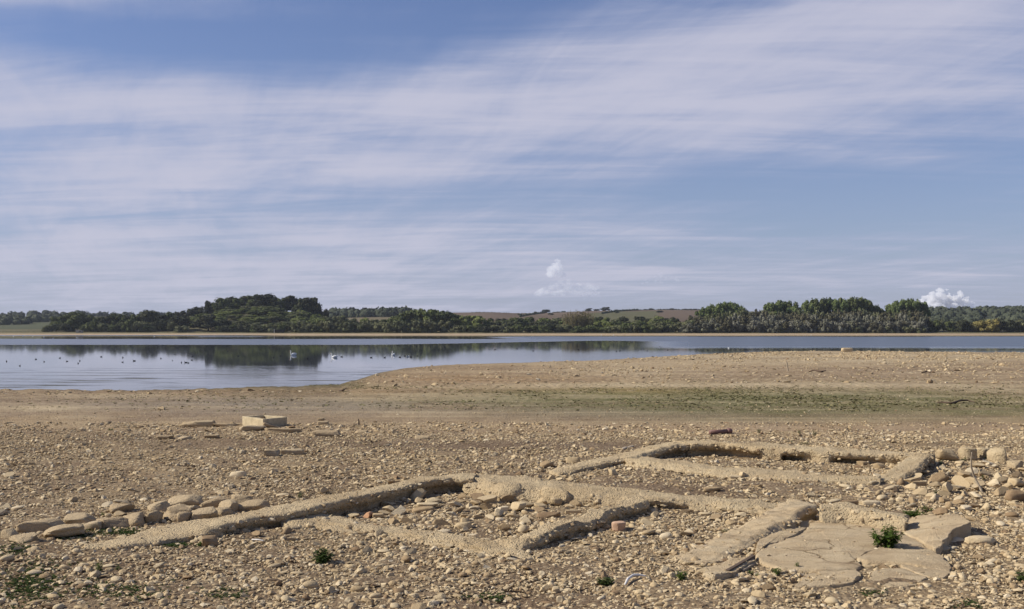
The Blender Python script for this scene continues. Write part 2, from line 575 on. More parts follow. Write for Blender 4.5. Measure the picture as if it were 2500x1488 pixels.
def ground_colour(x, y, z):
    px, py = px_of(x, np.maximum(y, 1.0), z)
    s = shore_y(x, y) - y
    k = lambda m, c: np.clip(m, 0, 1)[:, None] * (c - colr)
    n1 = fbm(x * 0.8, y * 0.5, 21, 4); n2 = fbm(px / 160, py / 14, 22, 4)
    colr = np.tile(C_TAN, (len(x), 1))
    colr = colr + k(sst(n1, 0.45, 0.7) * 0.7, C_MUD)
    w = 0.55 + 0.9 * (n2 - 0.3)
    colr = colr + k(gblob(px, py, 620, 992, 600, 26) * w * 1.2, C_GREY)
    colr = colr + k(gblob(px, py, 1600, 1002, 420, 22, 0.0) * w, C_GREY)
    colr = colr + k((gblob(px, py, 2100, 988, 760, 36, 0.0) + 0.7 * gblob(px, py, 1450, 968, 460, 24)) * (0.2 + w * 1.2), C_OLIVE)
    colr = colr + k(gblob(px, py, 1560, 952, 230, 11) * w * 1.1, np.array([0.215, 0.165, 0.055]))
    colr = colr + k(gblob(px, py, 1150, 932, 330, 16) * w * 1.1, C_RUST)
    colr = colr + k(gblob(px, py, 650, 955, 420, 8) * w, C_RUST * 0.8)
    colr = colr + k(gblob(px, py, 2050, 872, 620, 16, 0.0) * 0.95, C_PALE)
    colr = colr + k(gblob(px, py, 1850, 940, 900, 7) * w * 1.2, C_PALE)
    colr = colr + k(gblob(px, py, 1560, 908, 200, 12) * w, C_PALE)
    colr = colr + k(gblob(px, py, 2150, 912, 420, 12) * w, np.array([0.34, 0.25, 0.16]))
    colr = colr + k(gblob(px, py, 90, 998, 120, 8) * 0.9, C_PALE)
    colr = colr + k(gblob(px, py, 2000, 1047, 900, 12) * 0.9, np.array([0.37, 0.265, 0.165]))
    tl = fbm(px / 420 + 0.6 * fbm(px / 900, py / 60, 24, 2), py / 4.5, 23, 3)
    flat = sst(1050 - py, 0, 20) * (y < 400)
    colr = colr + k(flat * sst(tl, 0.52, 0.70) * 0.36, C_PALE)
    colr = colr + k(flat * sst(tl, 0.46, 0.30) * 0.40, C_MUD * 0.85)
    colr = colr + k(gblob(px, py, 1180, 1090, 460, 15) * (0.5 + w), C_MUD)
    colr = colr + k(gblob(px, py, 650, 1080, 300, 18) * w, C_MUD)
    colr = colr + k(gblob(px, py, 1800, 1190, 330, 22) * w, C_MUD)
    colr = colr + k(gblob(px, py, 200, 1400, 520, 90) * (0.35 + w), np.array([0.235, 0.165, 0.105]))
    colr = colr + k(gblob(px, py, 1300, 1480, 700, 40) * w, np.array([0.26, 0.18, 0.115]))
    colr = colr + k(gblob(px, py, 640, 1305, 110, 14) * 0.8, C_MUD)
    colr = colr + k(np.exp(-np.maximum(s, 0) / (2.0 + 20.0 * gblob(px, py, 760, 940, 200, 60) + 4.0 * gblob(px, py, 1150, 895, 350, 40))) * (s > -5) * (0.35 + 0.65 * (px < 1300)) * (y < 500), C_WET)
    colr = colr + k(gblob(px, py, 780, 940, 130, 5) * 0.9, C_WET * 1.3)
    # far bank
    fs = y - FAR
    f = (y > 500)
    colr = np.where(f[:, None], C_SAND * (0.8 + 0.4 * vnoise(x * 0.02, y * 0.1, 9))[:, None], colr)
    colr = np.where((f & (fs > 66))[:, None], C_GRASS * (0.75 + 0.5 * vnoise(x * 0.03, y * 0.03, 8))[:, None], colr)
    colr = np.where((f & (fs > 60) & (fs <= 66))[:, None], np.array([0.20, 0.15, 0.085]), colr)
    wood = np.exp(-(((x + 222) / 75) ** 2) - ((y - 960) / 100.0) ** 2) + (np.abs(x + 350) < 65) * (y > 858) + (px > 2150) * 1.0 + (px > 1660) * (px < 2270) * (y > 845)
    colr = np.where(f[:, None] & (fs > 78)[:, None], colr + np.clip(wood * 1.6, 0, 1)[:, None] * (np.array([0.045, 0.05, 0.024]) - colr), colr)
    # shade between the stones, painted into the soil colour of the stony ground
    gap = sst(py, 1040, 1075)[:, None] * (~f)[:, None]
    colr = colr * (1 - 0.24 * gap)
    return np.clip(colr, 0.02, 0.9)


def ground_mat():
    m, n, b, t = material('lakebed')
    c0 = n.new('ShaderNodeAttribute', attribute_name='soil').outputs['Color']
    co = n.new('ShaderNodeNewGeometry').outputs['Position']
    sp = n.new('ShaderNodeSeparateXYZ'); t.links.new(co, sp.inputs[0])
    v = n.new('ShaderNodeTexVoronoi'); v.inputs['Scale'].default_value = 16.0
    t.links.new(co, v.inputs['Vector'])
    v2 = n.new('ShaderNodeTexVoronoi'); v2.inputs['Scale'].default_value = 3.2
    t.links.new(n.mapping(co, scale=(1, 0.5, 1)), v2.inputs['Vector'])
    g = n.noise(co, 3.0, 6, 0.7)
    g2 = n.noise(co, 30.0, 4, 0.7)
    g3 = n.noise(n.mapping(co, scale=(0.35, 0.12, 1)), 1.0, 6, 0.65)
    bw = n.new('ShaderNodeSeparateColor'); t.links.new(v.outputs['Color'], bw.inputs[0])
    bw2 = n.new('ShaderNodeSeparateColor'); t.links.new(v2.outputs['Color'], bw2.inputs[0])
    c = n.mix(n.sstep(bw.outputs[0], 0.55, 1.0, 0.0, 0.45), c0, n.mix(0.6, c0, (0.56, 0.46, 0.31)))
    far = n.sstep(sp.outputs[1], 30, 70)
    c = n.mix(n.mul(far, n.sstep(bw2.outputs[0], 0.72, 0.95, 0.0, 0.55)), c, n.mix(0.7, c, (0.56, 0.46, 0.31)))
    c = n.mix(n.mul(far, n.sstep(bw2.outputs[1], 0.75, 0.95, 0.0, 0.5)), c, n.mix(1.0, c, (0.5, 0.47, 0.43), 'MULTIPLY'))
    c = n.mix(n.sstep(g, 0.3, 0.7, 0.35, 0.0), c, n.mix(1.0, c, (0.62, 0.56, 0.5), 'MULTIPLY'))
    c = n.mix(n.sstep(g3, 0.4, 0.65, 0.0, 0.4), c, n.mix(1.0, c, (0.72, 0.68, 0.62), 'MULTIPLY'))
    t.links.new(c, b.inputs['Base Color'])
    hgt = n.add(n.mul(n.m('SUBTRACT', 0.6, v.outputs['Distance']), 0.5), n.mul(g2, 0.5), n.mul(g, 0.6),
                n.mul(n.mul(n.m('SUBTRACT', 0.6, v2.outputs['Distance']), 1.6), far))
    sp_ = n.noise(co, 5.5, 3, 0.75)
    c = n.mix(n.mul(far, n.sstep(sp_, 0.60, 0.70, 0.0, 0.6)), c, n.mix(1.0, c, (0.38, 0.34, 0.30), 'MULTIPLY'))
    t.links.new(c, b.inputs['Base Color'])
    bump(n, b, t, n.add(hgt, n.mul(sp_, n.mul(far, 1.5))), 0.9, 0.06)
    return m


def build_ground():
    inner = np.radians(np.linspace(-31, 31, 360))
    outer = np.radians(np.linspace(33, 327, 70))
    ang = np.concatenate([inner, outer])
    r = [0.5, 2.0, 5.0, 8.0]
    while r[-1] < 45: r.append(r[-1] * 1.0065)
    while r[-1] < 240: r.append(r[-1] * 1.014)
    while r[-1] < 690: r.append(r[-1] * 1.06)
    r += list(np.arange(745, 980, 3.0)) + list(np.arange(986, 1200, 14.0))
    while r[-1] < 2600: r.append(r[-1] * 1.12)
    r = np.array(r)
    A, Rr = np.meshgrid(ang, r)
    x = (Rr * np.sin(A)).ravel(); y = (Rr * np.cos(A)).ravel()
    yy = np.where(y < 0.5, np.maximum(Rr.ravel() * 0.3, 0.5), y)
    z = terrain(x, np.where(y < 20, np.minimum(np.maximum(yy, 1), 20), y))
    # small relief
    near = (1 - sst(Rr.ravel(), 50, 90))
    z = z + near * (0.06 * (fbm(x * 2.2, y * 2.2, 31, 3) - 0.5) + 0.03 * (fbm(x * 9, y * 9, 33, 2) - 0.5))
    na, nr = len(ang), len(r)
    i = np.arange(nr - 1)[:, None] * na; j = np.arange(na)[None, :]; j2 = (j + 1) % na
    Q = np.stack([i + j, i + j2, i + na + j2, i + na + j], -1).reshape(-1, 4)[:, ::-1]
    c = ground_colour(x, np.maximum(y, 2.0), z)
    V = np.vstack([np.stack([x, y, z], 1), [[0, 0, z[:na].mean()]]])
    T = np.stack([np.full(na, len(V) - 1), (np.arange(na) + 1) % na, np.arange(na)], 1)
    c = np.vstack([c, c[:1]])
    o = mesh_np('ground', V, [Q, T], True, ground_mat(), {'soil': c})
    tag(o, kind='structure')


build_ground()


# ------------------------------------------------------------------ water
def water_mat():
    m, n, b, t = material('lake_water')
    b.inputs['Base Color'].default_value = (0.020, 0.026, 0.030, 1)
    b.inputs['IOR'].default_value = 1.333
    b.inputs['Specular IOR Level'].default_value = 0.5
    rp = n.new('ShaderNodeAttribute', attribute_name='ripple').outputs['Fac']
    br = n.new('ShaderNodeAttribute', attribute_name='lane').outputs['Fac']
    co = n.new('ShaderNodeNewGeometry').outputs['Position']
    w1 = n.noise(n.mapping(co, scale=(0.10, 0.55, 1)), 1.0, 4, 0.55)
    w2 = n.noise(n.mapping(co, scale=(0.9, 2.2, 1)), 1.0, 3, 0.5)
    wd = n.new('ShaderNodeAttribute', attribute_name='weedy').outputs['Fac']
    st = n.noise(n.mapping(co, scale=(0.10, 0.75, 1)), 1.0, 7, 0.7, 0.4)
    weed = n.mul(wd, n.sstep(st, 0.50, 0.60))
    t.links.new(n.mix(weed, (0.020, 0.026, 0.030), (0.085, 0.075, 0.045)), b.inputs['Base Color'])
    t.links.new(n.m('SUBTRACT', n.add(0.5, n.mul(br, 0.5)), n.mul(weed, 0.42)), b.inputs['Specular IOR Level'])
    t.links.new(n.add(1.333, n.mul(br, 0.9)), b.inputs['IOR'])
    t.links.new(n.add(0.035, n.mul(rp, 0.25), n.mul(weed, 0.4)), b.inputs['Roughness'])
    bn = n.new('ShaderNodeBump'); bn.inputs['Distance'].default_value = 0.05
    t.links.new(n.add(w1, n.mul(w2, 0.15)), bn.inputs['Height'])
    t.links.new(n.add(0.012, n.mul(wd, 0.25)), bn.inputs['Strength'])
    t.links.new(bn.outputs[0], b.inputs['Normal'])
    return m


def build_water():
    ang = np.radians(np.concatenate([np.linspace(-31, 31, 180), np.linspace(34, 80, 12)]))
    ang = np.concatenate([-np.radians(np.linspace(80, 34, 12)), ang])
    d = np.concatenate([np.geomspace(62, 240, 70), np.geomspace(244, 790, 110)])
    A, D = np.meshgrid(ang, d)
    x = (D * np.tan(A)).ravel(); y = D.ravel()
    px = CX + F * np.tan(A).ravel(); py = HZ + F * 4.5 / y
    jig = 1.6 * (fbm(px / 300, py / 12, 41, 3) - 0.5)
    pj = py + jig
    def band(y0, y1, s=1.0): return sst(pj, y0 - s, y0 + s) * (1 - sst(pj, y1 - s, y1 + s))
    # wind-ruffled lanes
    taper = sst(px, 1150, 1650)
    b1 = band(0, 0) * 0
    b1 = sst(pj, 827.5, 829) * (1 - sst(pj, 841 - 9 * sst(px, 850, 1500), 842.5 - 9 * sst(px, 850, 1500))) * (1 - sst(px, 1380, 1560))
    b2 = band(818.5, 820.5, .6) * (1 - sst(px, 500, 720)) + band(822.0, 823.5, .5) * sst(px, 470, 500) * (1 - sst(px, 620, 680))
    wl = np.clip(826 + (px - 1200) * 0.021, 826, 835)
    b3 = np.maximum(sst(px, 1150, 1320) * sst(pj, 821.5, 823) * (1 - sst(pj, wl - 1, wl + 1)), sst(px, 1540, 1700) * sst(pj, 821.5, 823) * (1 - sst(pj, 844, 854)))
    b4 = 0.30 * sst(pj, 852, 872) * sst(px, 1000, 1500)
    b5 = 0.18 * sst(pj, 900, 940)
    rip = np.clip(0.85 * b1 + 0.85 * b2 + b3 + b4 + b5, 0, 1)
    weedy = sst(py, 888, 918) * sst(fbm(px / 140, py / 8.0, 44, 3), 0.25, 0.5) * (px < 960) + gblob(px, py, 800, 935, 140, 10) * 1.0
    weedy = np.clip(weedy, 0, 1)
    z = np.full_like(x, WZ)
    na, nr = len(ang), len(d)
    i = np.arange(nr - 1)[:, None] * na; j = np.arange(na - 1)[None, :]
    Q = np.stack([i + j, i + j + 1, i + na + j + 1, i + na + j], -1).reshape(-1, 4)
    o = mesh_np('lake', np.stack([x, y, z], 1), [Q], True, water_mat(), {'ripple': rip, 'weedy': weedy, 'lane': np.clip(b1 + b2 + 0.35 * b3, 0, 1)})
    tag(o, kind='structure')


build_water()

# ------------------------------------------------------------------ hills beyond the lake
_sky = np.array([(-900, 780), (-200, 778), (0, 776), (130, 773), (300, 776), (800, 772), (860, 768), (950, 766), (1100, 766), (1200, 765), (1270, 768),
                 (1330, 767), (1450, 762), (1560, 761), (1620, 759.5), (1700, 760), (1800, 763), (2260, 766), (2350, 766), (2450, 763),
                 (2500, 763), (3300, 768)], float)
RIDGE = 2200.0


def hill_z(x, y):
    u = x / y
    sk = np.interp(CX + F * u, _sky[:, 0], _sky[:, 1])
    top = CAMZ + (HZ - sk) / F * RIDGE
    t = np.clip((y - 1120) / (RIDGE - 1120), 0, 1.4)
    return 2.0 + (top - 2.0) * np.where(t <= 1, np.sin(t * math.pi / 2) ** 0.9, 1 - (t - 1) * 1.5)


def build_hills():
    us = np.linspace(-0.75, 0.75, 260); ys = np.linspace(1120, 3000, 60)
    U, Y = np.meshgrid(us, ys)
    x = (U * Y).ravel(); y = Y.ravel(); z = hill_z(x, y)
    px, py = px_of(x, y, z)
    green = np.array([0.092, 0.088, 0.046]); plough = np.array([0.122, 0.090, 0.064]); stub = np.array([0.155, 0.125, 0.075])
    c = np.tile(green, (len(x), 1))
    def patch(m, col):
        c[m] = col
    patch((px > 840) & (px < 990), stub)
    patch((px > 990) & (px < 1430), plough)
    patch((px >= 1430) & (px < 1560) & (y > 1650), plough)
    patch((px >= 1480) & (px < 1605) & (y > 1300) & (y <= 1750), green * 1.1)
    patch((px >= 1605) & (px < 1760), plough * 1.05)
    patch((px >= 1560) & (px < 1610) & (y > 1750), plough * 1.1)
    patch((px < 160), np.array([0.075, 0.08, 0.045]))
    patch(px > 2180, np.array([0.05, 0.055, 0.038]))
    c = c * (0.85 + 0.3 * vnoise(x * 0.02, y * 0.004, 51))[:, None]
    m, n, b, t = material('fields')
    t.links.new(n.new('ShaderNodeAttribute', attribute_name='soil').outputs['Color'], b.inputs['Base Color'])
    na, nr = len(us), len(ys)
    i = np.arange(nr - 1)[:, None] * na; j = np.arange(na - 1)[None, :]
    Q = np.stack([i + j, i + j + 1, i + na + j + 1, i + na + j], -1).reshape(-1, 4)
    tag(mesh_np('hills', np.stack([x, y, z], 1), [Q], True, m, {'soil': c}), kind='structure')


build_hills()


# ------------------------------------------------------------------ trees
def leaf_quads(P, Nn, size, r, droop=0.0):
    """small quads at P facing roughly along Nn"""
    k = len(P)
    Nn = Nn + r.normal(0, 0.55, (k, 3)); Nn /= np.linalg.norm(Nn, axis=1)[:, None] + 1e-9
    up = np.tile([0.12, 0.05, 1.0], (k, 1)) + r.normal(0, 0.35, (k, 3))
    a = np.cross(Nn, up); a /= np.linalg.norm(a, axis=1)[:, None] + 1e-9
    b = np.cross(Nn, a)
    s = size * r.uniform(0.6, 1.4, (k, 1))
    asp = r.uniform(0.6, 1.0, (k, 1))
    a = a * s * asp; b = b * s * (1 + droop)
    V = np.stack([P - a - b * .6, P + a * .7 - b, P + a + b * .6, P - a * .7 + b], 1).reshape(-1, 3)
    Q = np.arange(4 * k).reshape(-1, 4)
    tone = np.repeat(r.uniform(0, 1, k), 4)
    return V, Q, tone


def crown(kind, seed):
    r = np.random.default_rng(seed)
    mb = MB()
    lobes = []
    if kind == 'oak':
        for _ in range(17):
            th, rr = r.uniform(0, 6.28), 0.36 * math.sqrt(r.uniform(0, 1))
            zc = r.uniform(0.22, 0.88)
            k = math.sqrt(max(0.05, 1 - ((zc - 0.5) / 0.52) ** 2)) * r.uniform(.7, 1.15)
            lobes.append((rr * k * math.cos(th), rr * k * math.sin(th), zc, r.uniform(0.12, 0.19), 1.0))
        dens, size = 95, 0.034
    elif kind == 'bush':
        for _ in range(15):
            th, rr = r.uniform(0, 6.28), 0.40 * math.sqrt(r.uniform(0, 1))
            zc = r.uniform(0.12, 0.80) * (1 - rr * 0.9)
            lobes.append((rr * math.cos(th), rr * math.sin(th), zc, r.uniform(0.13, 0.22), 1.0))
        dens, size = 85, 0.036
    elif kind == 'willow':
        for _ in range(26):
            th, rr = r.uniform(0, 6.28), 0.42 * math.sqrt(r.uniform(0, 1))
            zc = r.uniform(0.08, 0.86) * (1 - rr * 0.35)
            lobes.append((rr * math.cos(th), rr * math.sin(th), zc, r.uniform(0.075, 0.14), 1.7))
        dens, size = 80, 0.028
    elif kind == 'poplar':
        for _ in range(30):
            zc = r.uniform(0.25, 0.90)
            k = math.sqrt(max(0.05, 1 - max(0, (zc - 0.62) / 0.40) ** 2))
            th, rr = r.uniform(0, 6.28), 0.36 * k * math.sqrt(r.uniform(0, 1))
            lobes.append((rr * math.cos(th), rr * math.sin(th), zc, r.uniform(0.08, 0.12), 1.15))
        dens, size = 85, 0.026
    elif kind == 'bare':
        for k in range(22):
            th, rr = r.uniform(0, 6.28), 0.40 * math.sqrt(r.uniform(0, 1))
            top = r.uniform(0.75, 1.0) * (1 - 0.35 * rr)
            b0 = (rr * 0.6 * math.cos(th), rr * 0.6 * math.sin(th), 0.02)
            t0 = (rr * math.cos(th), rr * math.sin(th), top)
            mb.tube([b0, [(b0[i] + t0[i]) / 2 for i in range(3)], t0], [0.010, 0.007, 0.002], 4, r.uniform(0.3, 0.9))
            for q in np.linspace(0.3, 1, 6):
                lobes.append((b0[0] + (t0[0] - b0[0]) * q + r.normal(0, .02), b0[1] + (t0[1] - b0[1]) * q + r.normal(0, .02),
                              0.02 + (top - 0.02) * q, 0.045, 1.6))
        dens, size = 8, 0.018
    for (x, y, z, rad, el) in lobes:
        d = r.normal(0, 1, (dens, 3)); d /= np.linalg.norm(d, axis=1)[:, None]
        rr = rad * r.uniform(0.78, 1.0, (dens, 1)) * np.where(r.uniform(0, 1, (dens, 1)) < .22, r.uniform(1.05, 1.4, (dens, 1)), 1.05)
        P = np.array([x, y, z]) + d * rr * np.array([1, 1, el])
        P[:, 2] = np.maximum(P[:, 2], 0.01)
        V, Q, tn = leaf_quads(P, d, size, r, 0.5 if kind == 'willow' else 0.0)
        base = r.uniform(-0.25, 0.25)
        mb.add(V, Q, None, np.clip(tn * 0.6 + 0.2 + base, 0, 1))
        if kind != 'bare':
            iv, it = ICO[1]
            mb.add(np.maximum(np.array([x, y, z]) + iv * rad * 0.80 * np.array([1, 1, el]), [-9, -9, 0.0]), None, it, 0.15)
    V = np.concatenate(mb.V)
    top = np.percentile(V[:, 2], 99.7)
    wid = np.percentile(np.abs(V[:, :2]), 98) * 2
    for i in range(len(mb.V)):
        mb.V[i] = mb.V[i] * np.array([1 / wid, 1 / wid, 1 / top])
    return mb


def trunk_mb(kind, seed):
    r = np.random.default_rng(seed + 900)
    mb = MB()
    mb.tube([(0, 0, -0.04), (0.01, 0, 0.12), (0, 0.01, 0.3), (0.01, 0, 0.6)], [0.045, 0.033, 0.026, 0.010], 7)
    for k in range(4):
        th = r.uniform(0, 6.28)
        z0 = r.uniform(0.2, 0.35)
        mb.tube([(0, 0, z0), (0.12 * math.cos(th), 0.12 * math.sin(th), z0 + 0.14),
                 (0.22 * math.cos(th), 0.22 * math.sin(th), z0 + 0.30)], [0.016, 0.011, 0.004], 5)
    return mb


PROTO = {}


def proto(kind, leaf, var):
    key = (kind, leaf, var)
    if key not in PROTO:
        s = abs(hash_str(kind)) % 1000 + var * 13
        c = crown(kind, s).build('crown', M[leaf])
        COL.objects.unlink(c)
        tr = trunk_mb(kind, s).build('trunk', M['bark'], smooth=True)
        COL.objects.unlink(tr)
        PROTO[key] = (c.data, tr.data)
        bpy.data.objects.remove(c); bpy.data.objects.remove(tr)
    return PROTO[key]


def hash_str(s):
    h = 7
    for ch in s: h = (h * 31 + ord(ch)) % 1000003
    return h


def tree(px, top, width, Y, kind, leaf, name, label, cat, group=None, ground=None, parts=True):
    x = (px - CX) / F * Y
    zb = height(x, Y) if ground is None else ground(np.array([x]), np.array([Y]))[0]
    h = CAMZ + (HZ - top) / F * Y - zb
    w = 1.18 * width / F * Y
    h = max(h, 0.35 * w)
    cm, tm = proto(kind, leaf, random.randrange(4))
    sc = (w, w * random.uniform(0.85, 1.1), h)
    if callable(label):
        label = label(px, top, Y, leaf)
        if group: group = group + ': ' + label
    if parts:
        e = empty(name, (x, Y, zb - 0.1), random.uniform(0, 6.28))
        e.scale = sc
        obj('crown', cm, e); obj('trunk', tm, e)
    else:
        e = obj(name, cm, None, (x, Y, zb - 0.1), random.uniform(0, 6.28))
        e.scale = sc
    tag(e, label, cat, group)
    return e


# wood at the left of the lake
G = 'trees of the low wood left of the wooded hill'
for px, top, w in [(143, 771, 34), (214, 768, 34), (236, 774, 22), (256, 772, 26), (276, 766, 30), (298, 768, 26), (316, 773, 22),
                   (331, 767, 28), (392, 766, 26), (416, 764, 30), (160, 776, 26), (345, 775, 26)]:
    tree(px, top, w, 880 + random.uniform(-12, 18), 'oak', random.choice(['leaf_oak', 'leaf_oak', 'leaf_dark']), 'oak_tree',
         'green round-topped tree in the low wood left of the wooded hill', 'tree', G)
tree(183, 762, 40, 874, 'oak', 'leaf_oak', 'oak_tree', 'tallest tree of the low wood near its left end, above a pale hut', 'tree')
tree(365, 757, 38, 872, 'oak', 'leaf_dark', 'oak_tree', 'dark dome-shaped tree standing above the low wood left of the hill', 'tree')
G = 'bushes along the edge of the low wood at the left'
for px, top, w in [(113, 797, 22), (128, 791, 26), (155, 790, 26), (172, 796, 22), (212, 793, 26), (227, 785, 30), (253, 789, 28), (276, 793, 28),
                   (295, 787, 26), (312, 781, 26), (337, 784, 30), (365, 786, 34), (385, 782, 26), (404, 780, 30), (420, 784, 24), (240, 796, 30), (320, 795, 30), (355, 795, 30)]:
    tree(px, top, w, 856 + random.uniform(-4, 6), 'bush', random.choice(['leaf_oak', 'leaf_bush', 'leaf_dark']), 'bush',
         lambda px, top, Y, leaf: {'leaf_oak': 'mid-green', 'leaf_bush': 'grey-green', 'leaf_dark': 'dark green'}[leaf] + ' bush at the lakeside edge of the low wood, ' + ('left of the pale hut' if px < 194 else 'right of the pale hut' if px < 330 else 'below the dark dome-shaped tree'), 'bush', G, parts=False)

# wooded hill
G = 'tall dark trees crowning the wooded hill'
for px, top, w in [(415, 765, 22), (439, 759, 26), (467, 754, 28), (484, 749, 26), (541, 728, 32), (563, 725, 26), (580, 727, 26), (602, 723, 30),
                   (617, 719, 26), (634, 721, 30), (651, 718, 38), (669, 725, 28), (685, 728, 26), (701, 724, 20), (715, 722, 24), (733, 729, 26),
                   (752, 727, 40), (768, 734, 28), (525, 745, 26), (556, 741, 30), (590, 742, 30), (625, 740, 34), (665, 742, 32), (700, 744, 30), (735, 744, 32), (775, 748, 20)]:
    tree(px, top, w, 985 + random.uniform(-14, 14), 'oak', random.choice(['leaf_dark', 'leaf_dark', 'leaf_oak']), 'oak_tree',
         lambda px, top, Y, leaf: 'tall dark tree ' + ('stepping down the left flank of' if px < 500 else 'in the left half of' if px < 610 else 'at the highest point of' if px < 690 else 'at the right end of')
         + ' the clump crowning the wooded hill', 'tree', G)
tree(509, 735, 24, 978, 'oak', 'leaf_dark', 'oak_tree', 'lone small-crowned tree rising above the left slope of the wooded hill', 'tree')
tree(794, 755, 16, 985, 'bush', 'leaf_dark', 'bush', 'dark bush ending the hilltop clump on its right side', 'bush', parts=False)
G = 'lighter trees on the front slope of the wooded hill'
for k in range(120):
    f = random.random()
    px = random.uniform(440, 800)
    lim = np.interp(px, [440, 520, 600, 650, 720, 800], [775, 758, 750, 748, 752, 770])
    top = lim + (792 - lim) * f
    Y = 960 - 85 * f
    tree(px, top, random.uniform(22, 34), Y, 'oak', random.choice(['leaf_light', 'leaf_oak', 'leaf_light', 'leaf_bush']), 'slope_tree',
         lambda px, top, Y, leaf: {'leaf_light': 'yellow-green', 'leaf_oak': 'mid-green', 'leaf_bush': 'grey-green'}[leaf] + ' tree ' + ('high' if top < 768 else 'low' if top > 781 else 'halfway up')
         + ' on the wooded hill slope, ' + ('left of' if px < 590 else 'below' if px < 700 else 'right of') + ' its summit', 'tree', G)
G = 'bushes at the foot of the wooded hill'
for px in np.arange(535, 800, 15):
    tree(px + random.uniform(-4, 4), random.uniform(791, 798), random.uniform(20, 32), 852 + random.uniform(-4, 4), 'bush',
         random.choice(['leaf_dark', 'leaf_bush', 'leaf_oak']), 'bush', lambda px, top, Y, leaf: 'low ' + {'leaf_oak': 'mid-green', 'leaf_bush': 'grey-green', 'leaf_dark': 'dark green'}[leaf] + ' bush along the foot of the wooded hill, ' + ('left' if px < 683 else 'right') + ' of the hide', 'bush', G, parts=False)
tree(436, 771, 46, 862, 'oak', 'leaf_dark', 'oak_tree', 'broad dark tree at the left foot of the wooded hill, above a grassy bank', 'tree')
tree(508, 769, 58, 860, 'oak', 'leaf_dark', 'oak_tree', 'widest dark tree at the foot of the wooded hill near the water', 'tree')
tree(546, 780, 34, 858, 'oak', 'leaf_dark', 'oak_tree', 'dark tree leaning out right of the widest tree below the hill', 'tree')
tree(444, 795, 30, 850, 'bush', 'leaf_bush', 'bush', 'single round bush on the grassy bank left of the hill foot', 'bush', parts=False)
tree(694, 793, 18, 852, 'bush', 'leaf_yellow', 'bush', 'russet bush beside the dark hide at the hill foot', 'bush', parts=False)

# willow row in the middle
G = 'grey-green willows in a row along the middle of the far shore'
for px, top, w in [(730, 786, 32), (754, 789, 36), (776, 790, 30), (798, 784, 48), (815, 787, 36), (840, 783, 36), (867, 786, 32), (894, 783, 36), (926, 786, 36), (950, 788, 34),
                   (977, 783, 38), (1010, 779, 42), (1044, 780, 42), (1075, 783, 40)]:
    tree(px, top, w, 848 + random.uniform(-3, 5), 'willow', 'leaf_bush', 'willow_tree',
         lambda px, top, Y, leaf: 'grey-green willow in the shore row ' + ('at the right foot of the wooded hill' if px < 800 else 'before the dip with small trees' if px < 955 else 'before the green copse'), 'tree', G)
G = 'bright green trees standing behind the middle willows'
for px, top, w in [(968, 771, 38), (985, 764, 36), (1002, 759, 40), (1022, 755, 40), (1041, 754, 44), (1063, 756, 44), (1082, 759, 38), (1103, 764, 40),
                   (1120, 769, 32), (1135, 771, 32), (1162, 771, 40), (1188, 784, 28), (1050, 768, 50), (1000, 772, 40), (1095, 776, 40)]:
    tree(px, top, w, 885 + random.uniform(-8, 12), 'oak', random.choice(['leaf_oak', 'leaf_light', 'leaf_oak']), 'oak_tree',
         'green tree in the rounded copse behind the middle willows', 'tree', G)
G = 'small trees between the wooded hill and the copse'
for px, top, w in [(808, 776, 28), (825, 772, 26), (839, 771, 26), (862, 778, 24), (893, 776, 24), (915, 780, 24), (940, 780, 26), (780, 780, 26)]:
    tree(px, top, w, 905 + random.uniform(-8, 8), 'oak', random.choice(['leaf_light', 'leaf_oak', 'leaf_bush']), 'small_tree',
         'small tree in the dip between wooded hill and green copse', 'tree', G)
G = 'low bushes on the shore right of the middle willows'
for px in np.arange(1100, 1640, 17):
    tree(px + random.uniform(-5, 5), random.uniform(792, 799), random.uniform(22, 34), 847 + random.uniform(-3, 5), 'bush',
         random.choice(['leaf_bush', 'leaf_bush', 'leaf_dark', 'leaf_oak']), 'bush',
         lambda px, top, Y, leaf: 'low ' + {'leaf_oak': 'mid-green', 'leaf_bush': 'grey-green', 'leaf_dark': 'dark green'}[leaf] + ' shore bush ' + ('between the copse and the wide dark bush' if px < 1320 else 'near the thin brown poplars' if px < 1450 else 'before the silver willow belt'), 'bush', G, parts=False)
G = 'scrub trees below the ploughed fields'
for k in range(80):
    px = random.uniform(1190, 1650)
    f = random.random()
    tree(px, 774 + 16 * f + random.uniform(-2, 2), random.uniform(20, 32), 990 - 110 * f, 'oak', random.choice(['leaf_oak', 'leaf_bush', 'leaf_dark', 'leaf_light']),
         'scrub_tree', lambda px, top, Y, leaf: {'leaf_light': 'yellow-green', 'leaf_oak': 'mid-green', 'leaf_bush': 'grey-green', 'leaf_dark': 'dark green'}[leaf] + ' scrubby tree in the belt '
         + ('left of the thin brown poplars' if px < 1390 else 'right of the thin brown poplars' if px < 1530 else 'leading up to the silver willows'), 'tree', G)
tree(1343, 788, 44, 852, 'bush', 'leaf_dark', 'bush', 'very dark wide bush left of the thin brown poplars', 'bush', parts=False)
G = 'thin brownish poplars grouped before the ploughed field'
for px, top, w in [(1384, 764, 22), (1398, 759, 24), (1412, 757, 24), (1426, 757, 24), (1438, 762, 20), (1405, 763, 26), (1422, 764, 26)]:
    tree(px, top, w, 868 + random.uniform(-6, 6), 'bare', 'leaf_bare', 'poplar_tree',
         'thin-leaved brownish poplar in the group before the ploughed field', 'tree', G)

